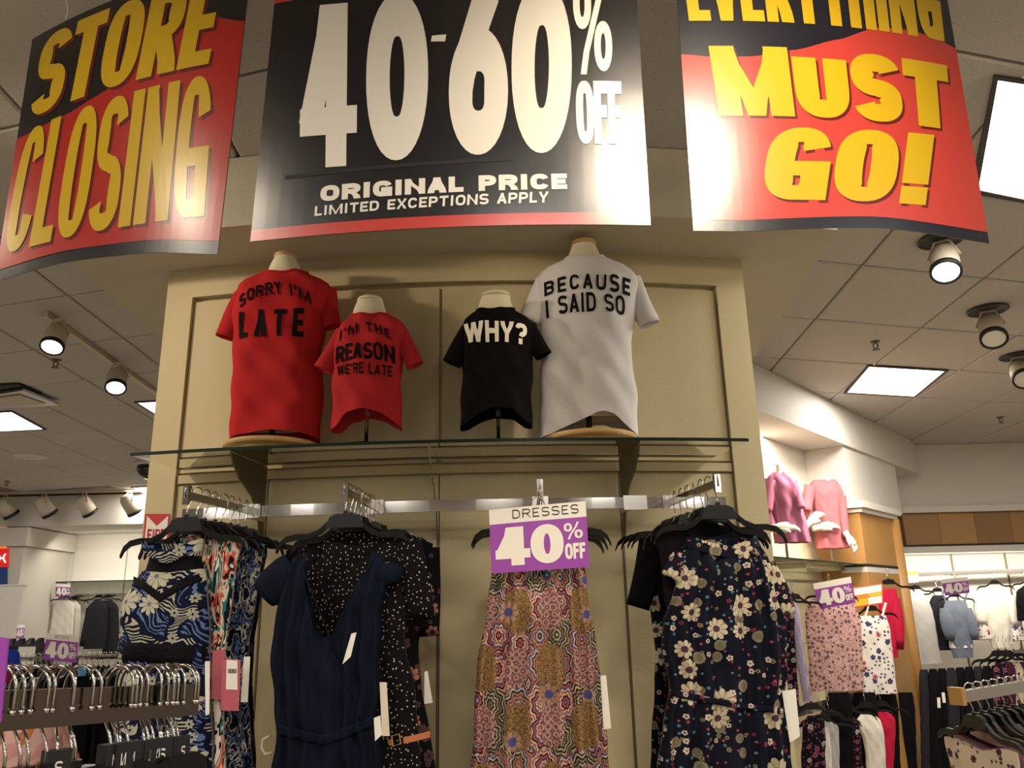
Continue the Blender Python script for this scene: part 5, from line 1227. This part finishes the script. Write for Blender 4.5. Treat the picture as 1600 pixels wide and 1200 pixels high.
# ------------------------------------------------------------------ left background
LY = 12.0
struct('trim_bulkhead_left', MB().box((-6.6, LY + .95, (2.90 + CEIL) / 2 - .002), (7.0, 2.0, CEIL - 2.90 - .004)), M['white'])
struct('wall_left_niche', MB().box((-6.4, LY + 1.35, 1.45), (7.0, .1, 2.896)), M['white'])
lw = bpy.data.objects['wall_left_niche']
for x0, x1 in ((-7.2, -6.35), (-6.33, -5.3), (-5.28, -4.3)): struct('panel', MB().box(((x0 + x1) / 2, LY + 1.285, 1.35), (x1 - x0, .02, 2.6)), M['white'], lw)
x0, x1 = ony(3, 840, LY).x, ony(31, 900, LY).x
col = struct('trim_column_left', MB().box(((-8.6 + x1) / 2, LY + .65, 1.305), (x1 + 8.6, 1.3, 2.61)), M['white'])
struct('capital', MB().box(((-8.7 + x1 + .07) / 2, LY + .6, 2.75), (x1 + .07 + 8.7, 1.36, .27)), M['white'], col)
area((-5.9, LY + .4, 2.75), (-5.8, LY + 1.3, 1.4), 24, 2.2, .1, (1, .92, .8))
# lit poster with sports logo, red with white emblem
YP = LY - .03; pt_ = thing('lit_poster', 'backlit poster with red band and white emblem at the left frame edge', 'poster', ony(0, 918, YP))
def pcard(nm, x0, y0, x1, y1, m, o): obj(nm, MB().slab(lambda u, v: ony(x0 + (x1 - x0) * u, y1 + (y0 - y1) * v, YP - o), 2, 2, (0, .01, 0)), m, pt_)
pcard('upper_picture', -40, 822, 10, 858, mat('poster_orange', 'e8833a', .4, emit=.7), 0); pcard('red_band', -40, 857, 13, 886, mat('poster_red', 'c8201c', .4, emit=.6), .003); pcard('lower_picture', -40, 886, 11, 917, mat('poster_navy', '1c2c58', .4, emit=.5), 0)
mb = MB()
for pts in ([(8.5, 865), (6, 869), (5, 872), (6, 875), (8.5, 879)], [(-6, 865), (-1, 869), (1, 872), (-1, 875), (-6, 879)]): mb.tube([ony(x, y, YP - .02) for x, y in pts], .012, 6)
mb.tube([ony(-1, 872, YP - .02), ony(6, 872, YP - .02)], .012, 6); mb.name = 0; obj('emblem', mb, mat('poster_white', 'f0ece4', .4, emit=.8), pt_)
bx_ = thing('cream_partition', 'cream partition panel below the lit poster at the left edge', 'partition', ony(5, 990, LY - .5)); a = ony(-60, 917, LY - .5); b = ony(24, 1000, LY - .5)
obj('panel', MB().box(((a.x + b.x) / 2, LY - .45, a.z / 2), (b.x - a.x, .08, a.z)), M['white'], bx_); obj('top_cap', MB().box(((a.x + b.x) / 2, LY - .45, a.z + .01), (b.x - a.x + .02, .10, .02)), M['white'], bx_)
YW = LY + 1.0
gs = thing('glass_shelf', 'thin glass shelf above the white and charcoal tops at left', 'shelf', ony(140, 918, YW)); a, b = ony(76, 910, YW), ony(260, 922, YW)
obj('glass_pane', MB().box(((a.x + b.x) / 2, YW + .12, a.z), (b.x - a.x, .3, .012)), M['glass'], gs); obj('edge', MB().box(((a.x + b.x) / 2, YW - .035, a.z), (b.x - a.x, .008, .016)), M['glass_edge'], gs)
hr = thing('hang_rail', 'chrome rail with white and charcoal tops on the left back wall', 'rail', ony(150, 930, YW)); z_ = ony(150, 930, YW).z
obj('bar', MB().box(((a.x + b.x) / 2, YW + .1, z_), (b.x - a.x, .02, .05)), M['chrome_rough'], hr)
GLf = 'tops on the left back wall'
fg('shirt', 'white shirt, front one under the small 40% card at left', [(938, 94, 108), (944, 84, 116), (970, 80, 115), (992, 76, 114)], YW - .1, M['whitecloth'], group=GLf, seed=70, cat='shirt')
fg('shirt', 'white shirt just right behind the front white one at left', [(940, 112, 120), (948, 108, 126), (995, 106, 126)], YW, M['whitecloth'], group=GLf, seed=71, cat='shirt', hlab='black hanger of the rear white shirt at left')
fg('jacket', 'charcoal collared jacket, front of two on the left back wall', [(938, 148, 160), (946, 138, 168), (980, 134, 168), (1014, 130, 164)], YW - .1, M['charcoal'], group=GLf, seed=72, sl=[((140, 950), (128, 1010), 5, 4)], cat='jacket')
fg('jacket', 'charcoal jacket, rear of two, nearer the halter dress', [(938, 162, 174), (946, 158, 184), (980, 160, 186), (1022, 160, 183)], YW, M['charcoal'], group=GLf, seed=73, cat='jacket')
sign40('price_sign', 'small far 40% OFF card above the white shirts at left', ((87, 932), (110, 932), (87, 912), (110, 913)), YW - .2, anchor=Vector((ony(98, 920, YW).x, YW + .1, z_)))
sign40('price_sign', 'smallest 40% OFF card on the far left column', ((25, 998), (38, 996), (27, 977), (39, 976)), 8.95, anchor=Vector((ony(32, 1003, 8.95).x, 9.0, ony(32, 1006, 9.0).z)))
sign40('price_sign', 'Bottoms 40% OFF card standing over the dark racks at left', ((67, 1030), (119, 1036), (73, 989), (123, 994)), 6.2, anchor=Vector((ony(94, 1035, 6.25).x, 6.3, ony(70, 1030, 6.3).z)), hand=('BOTTOMS', (.28, .84, .70, .95)))
# dark racks
for j, (lab, x0, x1, yt, Yr, n_) in enumerate((('dark rack of black bottoms under the Bottoms card', 24, 118, 1030, 6.3, 12), ('dark rack of black clothes behind the halter dress at left', 118, 200, 1028, 6.8, 10), ('low black shelving of shoes by the far left column', 14, 72, 1006, 9.0, 0))):
    rk = thing('garment_rack' if n_ else 'shoe_shelves', lab, 'rack' if n_ else 'shelves', ony((x0 + x1) / 2, yt, Yr) * Vector((1, 1, 0)) if False else Vector((ony((x0 + x1) / 2, yt, Yr).x, Yr, 0)))
    a, b = ony(x0, yt, Yr), ony(x1, yt, Yr); b.z = a.z
    if n_:
        obj('bar', MB().tube([a, b], .015, 8), M['chrome'], rk)
        for p in (a, b): obj('upright', MB().box((p.x, Yr, p.z / 2), (.03, .03, p.z)), M['black'], rk)
        for i in range(n_):
            P_ = a.lerp(b, (i + .5) / n_); h = dup(proto, P_ + Vector((0, 0, .016)), pi / 2 + random.uniform(-.2, .2), '%s hanger from the left on the %s' % (ORD[i].replace('front', 'first'), 'rack under the Bottoms card' if j == 0 else 'left rack behind the halter dress'), 'hangers on the dark left racks')
            g_ = thing('trousers', '%s dark garment from the left on the %s' % (ORD[i].replace('front', 'first'), 'rack under the Bottoms card' if j == 0 else 'left rack behind the halter dress'), 'trousers', P_, 'dark clothes on the left racks'); g_.rotation_euler = (0, 0, pi / 2 - .6)
            mb, f = shell([(-.11, 0, .12), (-.14, 0, .17), (-.4, 0, .17), (-.95, 0, .16)], 0, .02, n=20, m=8, seed=80 + i); obj('body', mb, M['blackcloth' if (i + j) % 3 else 'charcoal'], g_, True, local=True)
    else:
        for p in (a, b): obj('upright', MB().box((p.x, Yr, p.z / 2), (.04, .3, p.z)), M['black'], rk)
        for k in range(3):
            zk = a.z - .02 - .28 * k; obj('shelf_board', MB().box(((a.x + b.x) / 2, Yr, zk), (b.x - a.x - .04, .3, .02)), M['black'], rk)
            for i in range(4):
                x_ = a.x + (b.x - a.x) * (i + .5) / 4; sh_ = thing('shoe', 'dark shoe on the low black shelving, %s shelf, %s from the left' % (['top', 'middle', 'bottom'][k], ['first', 'second', 'third', 'fourth'][i]), 'shoe', (x_, Yr, zk + .01), 'shoes on the low shelving')
                mb, f = shell([(zk + .075, x_ + .02, .02), (zk + .05, x_ + .01, .035), (zk + .03, x_, .045), (zk + .012, x_, .048)], Yr - .05, .09, n=14, m=5); obj('upper', mb, M['charcoal' if i % 2 else 'black'], sh_, True)
                obj('sole', MB().box((x_, Yr - .05, zk + .0125), (.095, .2, .004)), M['black'], sh_)
# a blue and a crimson top beside the shoe shelving
fg('top', 'blue top at the left edge beside the dark racks', [(1014, 12, 24), (1020, 8, 30), (1052, 6, 32)], 5.6, fabric('royal_blue_cloth', '1f3a9a'), seed=90, hang=False)
fg('top', 'crimson top at the left edge under the blue one', [(1036, 8, 16), (1042, 4, 22), (1066, 2, 22)], 5.3, fabric('crimson_dark_cloth', '7a1636'), seed=91, hang=False)
fg('top', 'pale blue top hanging low behind the halter dress', [(1042, 124, 130), (1046, 122, 134), (1056, 122, 133)], 6.2, fabric('sky_blue_cloth', '6aa0c8'), seed=92, hang=False)
